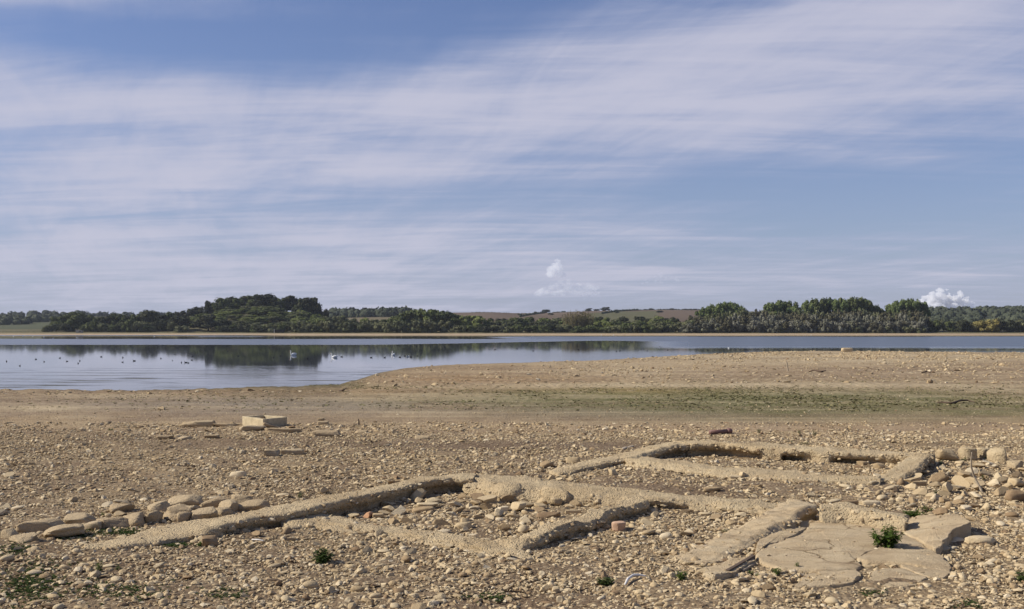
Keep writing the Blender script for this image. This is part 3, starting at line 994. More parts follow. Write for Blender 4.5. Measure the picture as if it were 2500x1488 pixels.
# silver willow belt and poplars on the right
G = 'silver willows forming the belt on the right shore'
M['leaf_tawny'] = leaf_mat('foliage_tawny', (0.075, 0.072, 0.040), (0.145, 0.130, 0.080))
for row, (Y, t0) in enumerate([(846, 783), (858, 770), (872, 759)]):
    for px in np.arange(1675 + row * 12, 2262, 21):
        px = px + random.uniform(-6, 6)
        t = t0 + random.uniform(-4, 4) + max(0, (1780 - px) * (0.10 + 0.03 * row)) * (1 if row else 0.5)
        tree(px, min(t, 796), random.uniform(26, 38), Y + random.uniform(-3, 3), 'willow', ('leaf_willow' if random.random() < (.6, .35, 0)[row] else 'leaf_tawny') if row < 2 else random.choice(['leaf_tawny', 'leaf_bush']), 'willow_tree',
             (lambda row: lambda px, top, Y, leaf: {'leaf_willow': 'silvery grey', 'leaf_tawny': 'tawny grey', 'leaf_bush': 'greenish'}[leaf] + ' willow in the ' + ['front', 'middle', 'back'][row] + ' row of the belt, '
              + ('at its left end' if px < 1720 else 'below the pale green poplars' if px < 1835 else 'below the smaller dark poplars' if px < 1955 else 'below the widest dark poplars' if px < 2150 else 'below the rightmost poplars'))(row), 'tree', G)
for k, (lab, pts) in enumerate([
        ('upright poplar in the pale green clump at the left end of the silver willows',
         [(1715, 757), (1728, 749), (1742, 744), (1757, 741), (1772, 739), (1786, 739), (1800, 747), (1750, 752), (1780, 752)]),
        ('upright poplar in the smaller dark green clump behind the silver willows', [(1878, 743), (1890, 739), (1903, 735), (1916, 734), (1928, 737), (1939, 747)]),
        ('upright poplar in the widest dark green clump behind the silver willows',
         [(1970, 740), (1982, 733), (1995, 730), (2010, 729), (2024, 729), (2038, 732), (2050, 731), (2064, 728), (2078, 727), (2092, 727), (2106, 729), (2119, 735), (2132, 746)]),
        ('upright poplar in the clump at the right end of the silver willows',
         [(2166, 751), (2177, 744), (2189, 737), (2202, 733), (2215, 732), (2228, 731), (2241, 733), (2253, 741)])]):
    for px, top in pts:
        tree(px, top, random.uniform(29, 36), 895 + random.uniform(-6, 6), 'poplar', 'leaf_poplar' if k in (0, 3) else random.choice(['leaf_oak', 'leaf_poplar', 'leaf_poplar']), 'poplar_tree',
             lab, 'tree', lab.replace('upright poplar in', 'poplars of'))
G = 'bushes in the low hedge at the right end of the far shore'
for px in np.arange(2262, 2640, 18):
    tree(px + random.uniform(-5, 5), random.uniform(780, 789) - (4 if 2370 < px < 2470 else 0), random.uniform(28, 40), 858 + random.uniform(-5, 8), 'bush',
         'leaf_yellow' if 2370 < px < 2440 and random.random() < .6 else random.choice(['leaf_bush', 'leaf_dark', 'leaf_oak']), 'bush',
         lambda px, top, Y, leaf: {'leaf_yellow': 'yellowish', 'leaf_oak': 'mid-green', 'leaf_bush': 'grey-green', 'leaf_dark': 'dark green'}[leaf] + ' bush in the low hedge '
         + ('just right of the silver willows' if px < 2350 else 'near the right picture edge'), 'bush', G, parts=False)
for px in np.arange(1640, 1690, 12):
    tree(px, 800 - (px - 1600) * 0.22, 26, 850, 'bush', 'leaf_bush', 'bush', 'bush stepping up to the left end of the silver willow belt', 'bush',
         'bushes at the left end of the silver willow belt', parts=False)
G = 'small willow bushes on the bank in front of the silver belt'
for px in (1762, 1900, 2092, 2215, 2245, 2170):
    tree(px, 797, 24, 842, 'bush', 'leaf_bush', 'bush', 'small round bush on the bank before the silver willows', 'bush', G, parts=False)

# single trees on the field ridge
G = 'single trees on the ridge of the ploughed fields'
for px, top, w in [(1308, 761, 8), (1317, 764, 6), (1322, 761, 7), (1353, 764, 8), (1363, 763, 9), (1376, 761, 11), (1438, 753, 13), (1457, 755, 13), (1505, 756, 9),
                   (1520, 760, 9), (1545, 758, 9), (1562, 757, 6), (1575, 755, 9), (1589, 753, 10), (1620, 757, 8), (1640, 753, 10), (1654, 756, 7), (1675, 754, 9),
                   (1686, 754, 11), (1697, 754, 9)]:
    tree(px, top, w, 2140, 'oak', 'leaf_far', 'oak_tree', 'small far tree standing on the ridge of the fields', 'tree', G, hill_z)
tree(1479, 750, 22, 2130, 'oak', 'leaf_far', 'oak_tree', 'broadest dome-shaped tree on the ridge of the fields', 'tree', None, hill_z)
tree(1333, 756, 17, 2100, 'oak', 'leaf_far', 'oak_tree', 'taller tree beside thin bare trees on the ridge above the scrub', 'tree', None, hill_z)
G = 'single trees along the field hedges below the ridge'
for px, top, w in [(1474, 768, 10), (1506, 766, 9), (1607, 763, 10), (1345, 770, 12), (1270, 770, 12), (1612, 768, 12), (1420, 768, 10)]:
    tree(px, top, w, 1600, 'oak', 'leaf_far', 'oak_tree', 'small tree along a hedge below the field ridge', 'tree', G, hill_z)


def far_wood(name, xs, ys_, count, size, seed):
    r = np.random.default_rng(seed)
    mb = MB()
    iv, it = ICO[2]
    for k in range(count):
        px = r.uniform(*xs); Y = r.uniform(*ys_)
        x = (px - CX) / F * Y
        s = r.uniform(*size)
        z = hill_z(np.array([x]), np.array([Y]))[0]
        v = iv * (1 + 0.25 * noise3(iv + k, 2.0, k)[:, None]) * np.array([s * .8, s * .8, s * r.uniform(.6, .9)]) + np.array([x, Y, z + s * .3])
        mb.add(v, None, it, r.uniform(0, 1))
        d = r.normal(0, 1, (26, 3)); d[:, 2] = np.abs(d[:, 2]); d /= np.linalg.norm(d, axis=1)[:, None]
        V, Q, tn = leaf_quads(np.array([x, Y, z + s * .3]) + d * s * .8, d, s * 0.16, r)
        mb.add(V, Q, None, tn)
    o = mb.build(name, M['leaf_far'])
    tag(o, kind='stuff')
    return o


tag(far_wood('distant_wood', (-150, 150), (1250, 1500), 60, (5, 9), 3), 'distant grey-green woods on the low hills at far left', 'woods')
tag(far_wood('distant_wood', (-200, 420), (1950, 2200), 110, (5, 10), 4), 'distant woods along the skyline at far left', 'woods')
tag(far_wood('distant_wood', (800, 1000), (1480, 1560), 70, (7, 12), 5), 'dark distant wood on the skyline right of the hill', 'woods')
tag(far_wood('distant_wood', (2200, 2800), (1150, 2250), 560, (5, 10), 6), 'hazy distant wooded hill at far right', 'woods')


def hedge(name, pts, Y, hh, label):
    r = np.random.default_rng(int(pts[0][0]))
    mb = MB()
    iv, it = ICO[2]
    for (x0, x1) in pts:
        for px in np.arange(x0, x1, 1.6):
            x = (px - CX) / F * Y(px)
            z = hill_z(np.array([x]), np.array([Y(px)]))[0]
            s = hh * r.uniform(0.6, 1.2)
            mb.add(iv * np.array([1.1, .8, s]) * r.uniform(.8, 1.2) + np.array([x, Y(px), z + s * 0.5]), None, it, r.uniform(0, 1))
    o = mb.build(name, M['leaf_far'])
    tag(o, label, 'hedge')


hedge('field_hedge', [(1150, 1420)], lambda p: 2195, 1.6, 'thin dark hedge along the skyline of the ploughed field')
hedge('field_hedge', [(1470, 1560)], lambda p: 1560 + (p - 1470) * 4.0, 2.0, 'dark hedge climbing between green and ploughed fields')
hedge('field_hedge', [(1560, 1720)], lambda p: 2150, 2.2, 'dark hedge along the ridge with single trees')
hedge('field_hedge', [(1270, 1330)], lambda p: 1500 + (p - 1270) * 5, 2.2, 'short hedge crossing the brown field above the scrub')


# huts and the hide
def hut(px, Y, w, d, h, mat, name, label, post):
    x = (px - CX) / F * Y
    z = height(x, Y)
    e = empty(name, (x, Y, z))
    MB().box((0, 0, h * .45), (w, d, h * .9)).build('wall', M[mat], e)
    r = MB()
    r.box((0, 0, h * 0.97), (w * 1.08, d * 1.1, h * .14)).build('roof', M['shed_dark' if mat == 'shed_dark' else 'shed'], e)
    MB().box((w * .2, -d * .5 - .03, h * .55), (w * .35, .06, h * .22)).build('window', M['shed_dark'], e)
    if post:
        MB().box((-w * .62, -d * .3, h * .6), (0.5, 0.2, h * 1.2)).build('post', M['white_plastic'], e)
    tag(e, label, 'hut')


hut(194, 842, 4.6, 3, 1.9, 'shed', 'hut', 'small pale hut under the trees at far left', False)
hut(683, 842, 6.5, 3, 2.4, 'shed_dark', 'bird_hide', 'dark bird hide with a white post at the hill foot', True)

# ------------------------------------------------------------------ foundations
TOPS, BASES, EDGES = [], [], []
FOOT = []            # world footprints kept clear of loose rubble


def resample(P, n):
    P = np.asarray(P, float)
    d = np.concatenate([[0], np.cumsum(np.linalg.norm(np.diff(P, axis=0), axis=1))])
    t = np.linspace(0, d[-1], n)
    return np.stack([np.interp(t, d, P[:, k]) for k in range(P.shape[1])], 1)


def sweep_wall(name, Lp, Rp, hl, parent, seed, rough=0.02, bury=False, undercut=None, round_=0.05, mat='crust', left_slope=0.05, right_slope=0.05):
    """a low wall between the far edge Lp and the near edge Rp of its top (photo spots), hl = heights along it"""
    hl = np.asarray(hl, float)
    def lift(P):
        k = np.linspace(0, 1, len(P))
        hh = np.interp(k, np.linspace(0, 1, len(hl)), hl)
        return np.array([at(px, py, q) for (px, py), q in zip(P, hh)])
    L = lift(Lp); Rr = lift(Rp)
    length = np.linalg.norm(np.diff(L, axis=0), axis=1).sum()
    n = max(12, int(length / 0.032))
    L = resample(L, n); Rr = resample(Rr, n)
    if not bury: FOOT.append(np.vstack([L[:, :2], Rr[::-1, :2]]))
    g = np.array([terrain(L[:, 0], L[:, 1]), terrain(Rr[:, 0], Rr[:, 1])]).mean(0)
    W = Rr - L; W[:, 2] = 0
    wl = np.linalg.norm(W, axis=1)[:, None]; Wd = W / wl
    uc = np.zeros(n) if undercut is None else np.interp(np.linspace(0, 1, n), *zip(*undercut))
    ring = []
    bot = (g - 0.22)[:, None] * np.array([0, 0, 1])
    def pt(base, off, z):
        p = base + Wd * off
        return np.stack([p[:, 0], p[:, 1], z], 1)
    zt = (L[:, 2] + Rr[:, 2]) / 2
    h = zt - g
    ring.append(pt(L, -left_slope * 1.6, g - 0.2))
    ring.append(pt(L, -left_slope, g + 0.35 * h))
    ring.append(pt(L, -left_slope * .3, g + 0.75 * h))
    ring.append(pt(L, round_ * .4, zt - round_ * .3))
    for q in np.linspace(0.1, 0.9, 13):
        p = L + (Rr - L) * q
        ring.append(np.stack([p[:, 0], p[:, 1], p[:, 2] + 0.012], 1))
    ring.append(pt(Rr, -round_ * .4, zt - round_ * .3))
    ring.append(pt(Rr, right_slope * .25, g + 0.80 * h))
    ring.append(pt(Rr, right_slope * .6 - uc[:, None] * .15, g + 0.55 * h))
    ring.append(pt(Rr, right_slope - uc[:, None] * .8, g + 0.33 * h))
    ring.append(pt(Rr, right_slope - uc[:, None], g + 0.12 * h))
    ring.append(pt(Rr, right_slope * 1.5 - uc[:, None], g - 0.2))
    V = np.stack(ring, 1)
    K = V.shape[1]
    V = V.reshape(-1, 3)
    amp = rough
    V = V + np.stack([noise3(V, 2.2, seed), noise3(V, 2.2, seed + 1), 0.8 * noise3(V, 1.6, seed + 2)], 1) * amp * 1.4
    V = V + np.stack([noise3(V, 6, seed + 3), noise3(V, 6, seed + 4), 0.7 * noise3(V, 6, seed + 5)], 1) * amp * 1.3
    V = V + np.stack([noise3(V, 17, seed + 6), noise3(V, 17, seed + 7), 0.5 * noise3(V, 17, seed + 8)], 1) * (0.012 + amp * 0.55)
    W3 = V.reshape(n, K, 3)
    EDGES.append(np.vstack([W3[:, 3], W3[:, K - 6], W3[:, K - 6], W3[:, K - 5], W3[:, K - 4]]))
    TOPS.append(W3[:, 3:K - 6].reshape(-1, 3)); BASES.append(np.vstack([W3[:, 1], W3[:, K - 2]]))
    i = np.arange(n - 1)[:, None] * K; j = np.arange(K - 1)[None, :]
    Q = np.stack([i + j, i + K + j, i + K + j + 1, i + j + 1], -1).reshape(-1, 4)
    e0 = np.arange(K); e1 = (n - 1) * K + np.arange(K)
    T = [[e0[0], e0[k], e0[k + 1]] for k in range(1, K - 1)] + [[e1[0], e1[k + 1], e1[k]] for k in range(1, K - 1)]
    return unshift(mesh_np(name, V, [Q, np.array(T)], True, M[mat], None, parent), parent)


def poly_slab(name, P, h, parent, seed, thick=0.25, mat='slab', dome=0.02, jag=0.025, crest=None):
    """a broken slab whose top outline is P (photo spots) at height h (a number or one per spot)"""
    hs = np.broadcast_to(np.asarray(h, float), (len(P),))
    Q = np.array([at(px, py, q) for (px, py), q in zip(P, hs)])
    Q = np.vstack([Q, Q[:1]])
    ln = np.linalg.norm(np.diff(Q, axis=0), axis=1).sum()
    n = max(40, int(ln / 0.03))
    O = resample(Q, n + 1)[:-1]
    FOOT.append(O[:, :2].copy())
    pl, *_ = np.linalg.lstsq(np.c_[O[:, :2], np.ones(n)], O[:, 2], rcond=None)
    O[:, 2] = np.c_[O[:, :2], np.ones(n)] @ pl
    flat_ = O * [1, 1, 0]
    O[:, :2] += jag * .7 * np.stack([noise3(flat_, 16, 207), noise3(flat_, 16, 208)], 1)
    O[:, :2] += jag * 1.6 * np.stack([noise3(flat_, 4.5, 201), noise3(flat_, 4.5, 202)], 1)
    c = O.mean(0)
    O[:, :2] = c[:2] + (O[:, :2] - c[:2]) * (1 - 0.014 / np.linalg.norm(O[:, :2] - c[:2], axis=1).mean())
    O[:, 2] += 0.022 * noise3(flat_, 1.3, 203)
    rings = []
    b = O.copy(); b[:, 2] = terrain(b[:, 0], b[:, 1]) - thick
    rings.append(b)
    r1 = O.copy(); r1[:, 2] -= 0.025; rings.append(c + (r1 - c) * np.array([1.004, 1.004, 1]))
    for k in (0.985, 0.96, 0.92, 0.87, 0.8, 0.72, 0.63, 0.54, 0.44, 0.33, 0.2, 0.1):
        r = c + (O - c) * np.array([k, k, 1]); r[:, 2] = O[:, 2] * k + c[2] * (1 - k) + dome * (1 - k * k)
        r[:, 2] += 0.034 * noise3(r, 2.0, seed + 3) + 0.013 * noise3(r, 7, seed + 4) + 0.004 * noise3(r, 20, seed + 5)
        rings.append(r)
    TOPS.append(np.vstack(rings[1:]))
    V = np.vstack(rings + [c[None] + [0, 0, dome]])
    K = len(rings)
    i = np.arange(K - 1)[:, None] * n; j = np.arange(n)[None, :]; j2 = (j + 1) % n
    Qf = np.stack([i + j, i + j2, i + n + j2, i + n + j], -1).reshape(-1, 4)
    T = np.stack([(K - 1) * n + np.arange(n), (K - 1) * n + (np.arange(n) + 1) % n, np.full(n, K * n)], 1)
    a, bb = O[1, :2] - O[0, :2], O[n // 3, :2] - O[0, :2]
    me = mesh_np(name, V, [Qf, T], True, M[mat], None, parent)
    bm = bmesh.new(); bm.from_mesh(me.data); bmesh.ops.recalc_face_normals(bm, faces=bm.faces); bm.to_mesh(me.data); bm.free()
    return unshift(me, parent)


def lump(name, px, py, w, d, h, parent, seed, mat='crust', rz=0.0, sink=0.25, box=0.6, amp=0.10, tilt=0.0, z=None, cuts=0):
    """a worn block or lump: rounded box with an uneven surface; px, py is where its foot meets the ground"""
    v, f = ICO[4] if max(w, d) > 0.35 else ICO[3]
    s = np.sign(v) * np.abs(v) ** box
    s = s / np.abs(s).max(0)
    s = s * (1 + amp * noise3(v + seed * 3.1, 1.7, seed)[:, None] + amp * .35 * noise3(v + seed, 5.5, seed + 1)[:, None])
    rc = np.random.default_rng(seed + 77)
    for _ in range(cuts):
        nn = rc.normal(0, 1, 3) * [1, 1, .8]; nn /= np.linalg.norm(nn)
        q = rc.uniform(0.55, 0.85); kq = s @ nn
        s = s - np.where(kq > q, (kq - q) * .85, 0)[:, None] * nn
    if cuts: s = s * (1 + 0.055 * noise3(v * 1.0 + seed, 9.0, seed + 4)[:, None] + 0.02 * noise3(v + seed, 18.0, seed + 5)[:, None])
    p = s * np.array([w / 2, d / 2, h / 2])
    g = at(px, py, 0.0)
    for _ in range(3):
        g = at(px, py, height(g[0], g[1]))
    ct, st = math.cos(tilt), math.sin(tilt)
    p = p @ np.array([[ct, 0, -st], [0, 1, 0], [st, 0, ct]])
    o = mesh_np(name, p, [f], True, M[mat], None, parent)
    if parent is None:
        FOOT_STONES.append((g[0], g[1] + d * .5, max(w, d) * .45))
    zz = g[2] if z is None else z
    o.location = (g[0], g[1] + d * 0.45, zz + h / 2 - sink * h)
    o.rotation_euler = (0, 0, rz)
    return unshift(o, parent)


FOOT_STONES = []
DIA = math.atan2(6.7, 5.1)

ruin = empty('foundation', at(900, 1250))
tag(ruin, 'long low wall foundation enclosing a rubble-filled room in the middle foreground', 'ruin')
sweep_wall('wall', [(208, 1331), (303, 1309), (404, 1285), (500, 1270), (521, 1263), (643, 1243), (754, 1221), (800, 1213), (900, 1195), (1002, 1174), (1060, 1163), (1105, 1157), (1165, 1156)],
           [(212, 1338), (303, 1334), (400, 1318), (480, 1303), (500, 1296), (602, 1269), (703, 1254), (740, 1246), (804, 1231), (901, 1211), (972, 1193), (1043, 1177), (1103, 1170), (1158, 1170)],
           [0.02, 0.06, 0.11, 0.17, 0.20, 0.22, 0.24, 0.25, 0.26], ruin, 10, rough=0.026, round_=.025, right_slope=.02, undercut=[(0, 0), (.25, .0), (.32, .10), (.5, .14), (.75, .16), (.9, .24), (1, .18)])
sweep_wall('wall', [(1118, 1158), (1200, 1159), (1321, 1165), (1402, 1178), (1503, 1190), (1604, 1203), (1700, 1208), (1752, 1212), (1853, 1222), (1915, 1232)],
           [(1128, 1170), (1165, 1176), (1220, 1190), (1300, 1193), (1400, 1202), (1500, 1210), (1580, 1216), (1640, 1218), (1700, 1221), (1780, 1228), (1850, 1236), (1900, 1245)],
           [0.24, 0.22, 0.20, 0.17, 0.15, 0.12, 0.08], ruin, 23, rough=0.045, undercut=[(0, 0), (.35, 0.0), (.55, .05), (.66, .2), (.72, .2), (.78, 0.0), (1, 0)], round_=.08, right_slope=.14)
sweep_wall('wall', [(1180, 1330), (1215, 1319), (1281, 1301), (1402, 1264), (1443, 1250), (1523, 1222), (1560, 1212)],
           [(1240, 1352), (1270, 1334), (1291, 1319), (1362, 1293), (1463, 1264), (1523, 1239), (1584, 1226)],
           [0.03, 0.10, 0.16, 0.18, 0.18, 0.18], ruin, 37, rough=0.036, undercut=[(0, 0), (.25, .12), (1, .14)], round_=.07, right_slope=.08)
sweep_wall('wall', [(676, 1248), (705, 1252), (760, 1253), (830, 1262), (901, 1276), (1002, 1290), (1103, 1303), (1180, 1316), (1235, 1320)],
           [(686, 1266), (705, 1279), (770, 1277), (830, 1288), (901, 1298), (1002, 1308), (1103, 1322), (1190, 1342), (1300, 1354)],
           [0.10, 0.08, 0.055, 0.05, 0.06, 0.07, 0.05], ruin, 44, rough=0.035, bury=True, round_=.1, left_slope=.12, right_slope=.2)
lump('buttress', 1250, 1224, 0.72, 0.75, 0.42, ruin, 5, rz=0.6, cuts=4, box=.8, sink=.35)
lump('buttress', 1358, 1234, 0.62, 0.80, 0.40, ruin, 6, rz=0.7, cuts=4, box=.75, sink=.3)
lump('buttress', 1300, 1222, 0.30, 0.35, 0.26, ruin, 9, rz=0.3, cuts=4, sink=.3)
lump('buttress', 1358, 1236, 0.20, 0.18, 0.16, ruin, 15, rz=0.3, cuts=4, sink=.2)
lump('buttress', 1484, 1222, 0.44, 0.3, 0.24, ruin, 8, rz=-.3, cuts=4, sink=.4, box=.75)
lump('buttress', 1436, 1222, 0.2, 0.25, 0.22, ruin, 18, rz=.3, cuts=4, sink=.3, box=.75)

ruin2 = empty('foundation', at(1900, 1140))
tag(ruin2, 'four-sided ring of low wall foundation with undercut back wall on the right', 'ruin')
sweep_wall('wall', [(1340, 1148), (1400, 1134), (1453, 1121), (1554, 1099), (1604, 1085), (1640, 1078), (1680, 1075)],
           [(1362, 1157), (1400, 1147), (1453, 1136), (1513, 1122), (1556, 1115), (1604, 1099), (1655, 1088), (1690, 1085)],
           [0.05, 0.10, 0.16, 0.24, 0.26], ruin2, 51, rough=0.026, undercut=[(0, 0), (.45, .05), (.6, .2), (.9, .3), (1, .25)], round_=.06)
sweep_wall('wall', [(1645, 1075), (1752, 1077), (1853, 1084), (1954, 1089), (2050, 1095), (2101, 1099), (2202, 1103), (2279, 1108)],
           [(1685, 1086), (1752, 1085), (1853, 1092), (1954, 1098), (2050, 1105), (2121, 1107), (2222, 1111), (2275, 1114)],
           [0.26, 0.28, 0.28, 0.26, 0.24, 0.24, 0.22], ruin2, 62, rough=0.04, round_=.05, right_slope=.05,
           undercut=[(0, .2), (.1, .35), (.32, .40), (.345, .0), (.40, .0), (.42, .4), (.50, .4), (.54, .0), (.60, .0), (.64, .38), (.72, .3), (.8, .1), (1, 0)])
sweep_wall('wall', [(1525, 1107), (1560, 1114), (1611, 1119), (1681, 1127), (1752, 1139), (1853, 1145), (1954, 1151), (2050, 1159), (2150, 1165)],
           [(1528, 1120), (1565, 1127), (1651, 1137), (1752, 1150), (1853, 1159), (1954, 1165), (2050, 1169), (2150, 1173)],
           [0.16, 0.13, 0.10, 0.09, 0.08, 0.08], ruin2, 73, rough=0.028, bury=True, round_=.08, right_slope=.18)
sweep_wall('wall', [(2130, 1172), (2165, 1152), (2212, 1121), (2228, 1110)], [(2198, 1173), (2222, 1156), (2245, 1139), (2278, 1112)],
           [0.04, 0.12, 0.19, 0.25], ruin2, 85, rough=0.024, round_=.03, undercut=[(0, 0), (.5, .1), (1, .25)])
lump('buttress', 1880, 1119, 0.42, 0.4, 0.40, ruin2, 21, rz=0.1, cuts=4, box=.45, sink=.2)
lump('buttress', 2030, 1122, 0.40, 0.4, 0.34, ruin2, 22, rz=0.1, cuts=4, box=.5, sink=.2)

floor_ = empty('concrete_floor', at(2050, 1330))
tag(floor_, 'cracked old concrete floor with raised edges at lower right', 'floor')
sweep_wall('kerb', [(1645, 1364), (1701, 1334), (1762, 1312), (1822, 1283), (1903, 1239), (1930, 1222)],
           [(1712, 1384), (1742, 1368), (1782, 1347), (1839, 1318), (1932, 1268), (1998, 1232)],
           [0.015, 0.03, 0.045, 0.075, 0.16, 0.22], floor_, 91, bury=True, rough=0.034, round_=.03, mat='slab', undercut=[(0, 0), (.7, 0), (1, .12)], left_slope=.1)
sweep_wall('kerb', [(2000, 1236), (2061, 1232), (2141, 1244), (2212, 1256)], [(2005, 1244), (2070, 1243), (2141, 1254), (2214, 1268)],
           [0.24, 0.25, 0.24, 0.2], floor_, 93, rough=0.03, round_=.05, mat='crust', right_slope=.10)
SL = [
    ([(1845, 1322), (1915, 1284), (1950, 1274), (1985, 1271), (1955, 1298), (1914, 1318), (1868, 1333), (1842, 1352)], 0.04, .012),
    ([(1985, 1271), (2060, 1266), (2140, 1270), (2200, 1284), (2207, 1301), (2150, 1322), (2135, 1346), (2085, 1364), (2072, 1373), (2108, 1382), (2096, 1390), (2010, 1394), (1910, 1387),
      (1850, 1372), (1842, 1352), (1868, 1333), (1914, 1318), (1955, 1298)], 0.04, .02),
    ([(1990, 1268), (2030, 1252), (2090, 1250), (2100, 1266), (2060, 1266)], 0.05, .01),
    ([(2090, 1250), (2150, 1258), (2212, 1270), (2200, 1284), (2140, 1270), (2100, 1266)], 0.05, .01),
    ([(2222, 1264), (2259, 1255), (2344, 1263), (2372, 1276), (2334, 1288), (2317, 1299), (2300, 1332), (2281, 1344), (2253, 1328), (2207, 1301), (2200, 1284)],
     [.06, .10, .17, .20, .18, .17, .12, .06, .04, .035, .04], .02),
    ([(2207, 1301), (2253, 1328), (2285, 1350), (2318, 1374), (2322, 1390), (2262, 1386), (2200, 1378), (2112, 1372), (2085, 1364), (2135, 1346), (2150, 1322)], 0.04, .015),
    ([(2112, 1420), (2127, 1398), (2200, 1386), (2262, 1410), (2240, 1425), (2175, 1430)], 0.03, .008),
    ([(2200, 1380), (2262, 1386), (2322, 1390), (2334, 1399), (2299, 1409), (2262, 1410), (2204, 1386)], 0.03, .008),
    ([(1940, 1431), (1972, 1396), (1996, 1395), (1990, 1411), (1962, 1432)], 0.03, .006),
    ([(1996, 1395), (2096, 1390), (2106, 1404), (2086, 1424), (2040, 1431), (1964, 1433), (1990, 1411)], 0.03, .008),
    ([(1713, 1403), (1731, 1381), (1778, 1361), (1838, 1356), (1842, 1368), (1776, 1406), (1741, 1410)], 0.05, .015),
]
for k, (P, h, dm) in enumerate(SL):
    poly_slab('slab', P, h, floor_, 200 + 10 * k, dome=dm)

# row of worn kerb blocks at the left
G = 'worn rounded kerb blocks in the row beside the long wall'
ROW = [(12, 1318, 44, 20, 0), (50, 1328, 72, 16, 1), (88, 1302, 104, 26, 2), (137, 1316, 104, 26, 3), (178, 1284, 80, 22, 4), (255, 1294, 82, 26, 5), (318, 1288, 62, 28, 6),
       (364, 1279, 46, 28, 7), (283, 1254, 66, 14, 8), (380, 1250, 56, 20, 9), (444, 1238, 82, 20, 10), (416, 1276, 46, 20, 11), (442, 1277, 35, 18, 12), (466, 1258, 46, 18, 13), (489, 1274, 62, 24, 14),
       (509, 1246, 66, 26, 15), (552, 1252, 62, 24, 16), (586, 1234, 60, 24, 17), (604, 1252, 88, 24, 18), (428, 1264, 64, 20, 19), (214, 1296, 60, 18, 20), (535, 1262, 50, 18, 21)]
KL = ['partly buried kerb block at the left picture edge, first of the row', 'thin flat kerb slab near the left picture edge, in front of its row', 'large domed kerb block, second in the back of the row from the left edge',
      'long kerb block in the front of the row with weeds at its right end', 'low dished kerb block behind the long front block', 'rounded kerb block right of the weedy gap in the row',
      'kerb block with a dark face in the middle of the front row', 'tall rounded kerb block standing left of the upper cluster', 'flat sunken kerb stone behind the middle of the row',
      'small kerb block left of the long pale one at the back of the cluster', 'long pale kerb block at the back of the upper cluster', 'dark-fronted kerb block in the front of the upper cluster',
      'small squarish kerb block touching the long wall', 'grey wedge-shaped kerb block in the centre of the upper cluster', 'domed pitted kerb block by the long wall, right of the squarish one',
      'kerb block behind the domed pitted one', 'sloping kerb block in the right part of the cluster', 'uppermost kerb block at the right end of the row', 'last kerb block of the row, lying against the long wall',
      'low kerb block under the long pale one', 'small kerb stone in the weedy gap of the row', 'small kerb stone between the domed and the last block']
for px, py, w, hp, s in ROW:
    D = at(px, py)[1]
    o = lump('kerb_block', px, py, w / F * D * 1.04, min(0.66, 0.62 * w / F * D + 0.18), hp / F * D * 1.05 + 0.09, None, 300 + s * 7, 'block_stone', rz=0.35 + random.uniform(-.45, .45), sink=0.34,
             box=random.uniform(.42, .62), amp=random.uniform(.14, .24), tilt=random.uniform(-.14, .10), cuts=10)
    tag(o, KL[s], 'block', G)

# broken masonry at right, beyond the ring
for i, (px, py, w, d, h, lab, rz) in enumerate([
        (2320, 1128, .42, .4, .30, 'squarish masonry block left in the broken wall stub beyond the tall stick', .15),
        (2366, 1124, .42, .42, .32, 'middle masonry block of the broken wall stub, with a crack on its right', .1),
        (2408, 1122, .30, .4, .30, 'narrow masonry block right of the crack in the broken wall stub', .1),
        (2446, 1132, .40, .4, .36, 'end masonry block of the broken wall stub with a dark right side', -.1),
        (2488, 1146, .30, .3, .22, 'small squared block at the picture edge below the broken wall stub', .2)]):
    tag(lump('masonry_block', px, py, w, d, h, None, 400 + i * 7, 'crust', rz=rz, sink=.12, box=.42, amp=.12, cuts=5), lab, 'block')

# ------------------------------------------------------------------ open concrete chamber with fallen slabs
def rough_box(name, c, sz, ang, mat, parent, seed):
    bm = bmesh.new()
    bmesh.ops.create_cube(bm, size=1.0)
    bmesh.ops.subdivide_edges(bm, edges=bm.edges, cuts=11, use_grid_fill=True)
    V = np.array([v.co[:] for v in bm.verts]); Fq = np.array([[v.index for v in f.verts] for f in bm.faces])
    bm.free()
    edge = (np.abs(V) > .49).sum(1)
    V = V * np.asarray(sz) - np.sign(V) * (edge > 1)[:, None] * np.abs(0.016 * noise3(V * np.asarray(sz) + seed, 7, seed))[:, None]
    V = V + 0.010 * np.stack([noise3(V + seed, 5, seed + 1), noise3(V + seed, 5, seed + 2), 1.6 * noise3(V + seed, 4, seed + 3)], 1)
    k, q = math.cos(ang), math.sin(ang)
    V = V @ np.array([[k, q, 0], [-q, k, 0], [0, 0, 1]]) + np.asarray(c)
    return mesh_np(name, V, [Fq], False, mat, None, parent)


def chamber():
    H = 0.27
    cs = [at(591, 1017, H), at(642, 1024, H), at(701, 1018, H), at(648, 1013.2, H)]
    g0 = np.mean([height(c[0], c[1]) for c in cs])
    e = empty('concrete_chamber', (np.mean([c[0] for c in cs]), np.mean([c[1] for c in cs]), g0))
    c0 = np.array(e.location)
    for a, b in ((0, 1), (1, 2), (2, 3), (3, 0)):
        p, q = cs[a][:2] - c0[:2], cs[b][:2] - c0[:2]
        v = q - p; L = np.linalg.norm(v); ang = math.atan2(v[1], v[0])
        nrm = np.array([-v[1], v[0]]) / L
        mid = (p + q) / 2
        if np.dot(nrm, -mid) < 0: nrm = -nrm
        t = 0.12
        ctr = mid + nrm * t / 2
        LL = L - 2 * t if a in (1, 3) else L
        rough_box('side_wall', (ctr[0], ctr[1], (H - g0) / 2 - 0.1), (LL - 0.004, t, H - g0 + 0.2), ang, M['concrete_pale'], e, 31 + a)
    tag(e, 'open square concrete chamber standing on the lakebed at mid left', 'chamber')


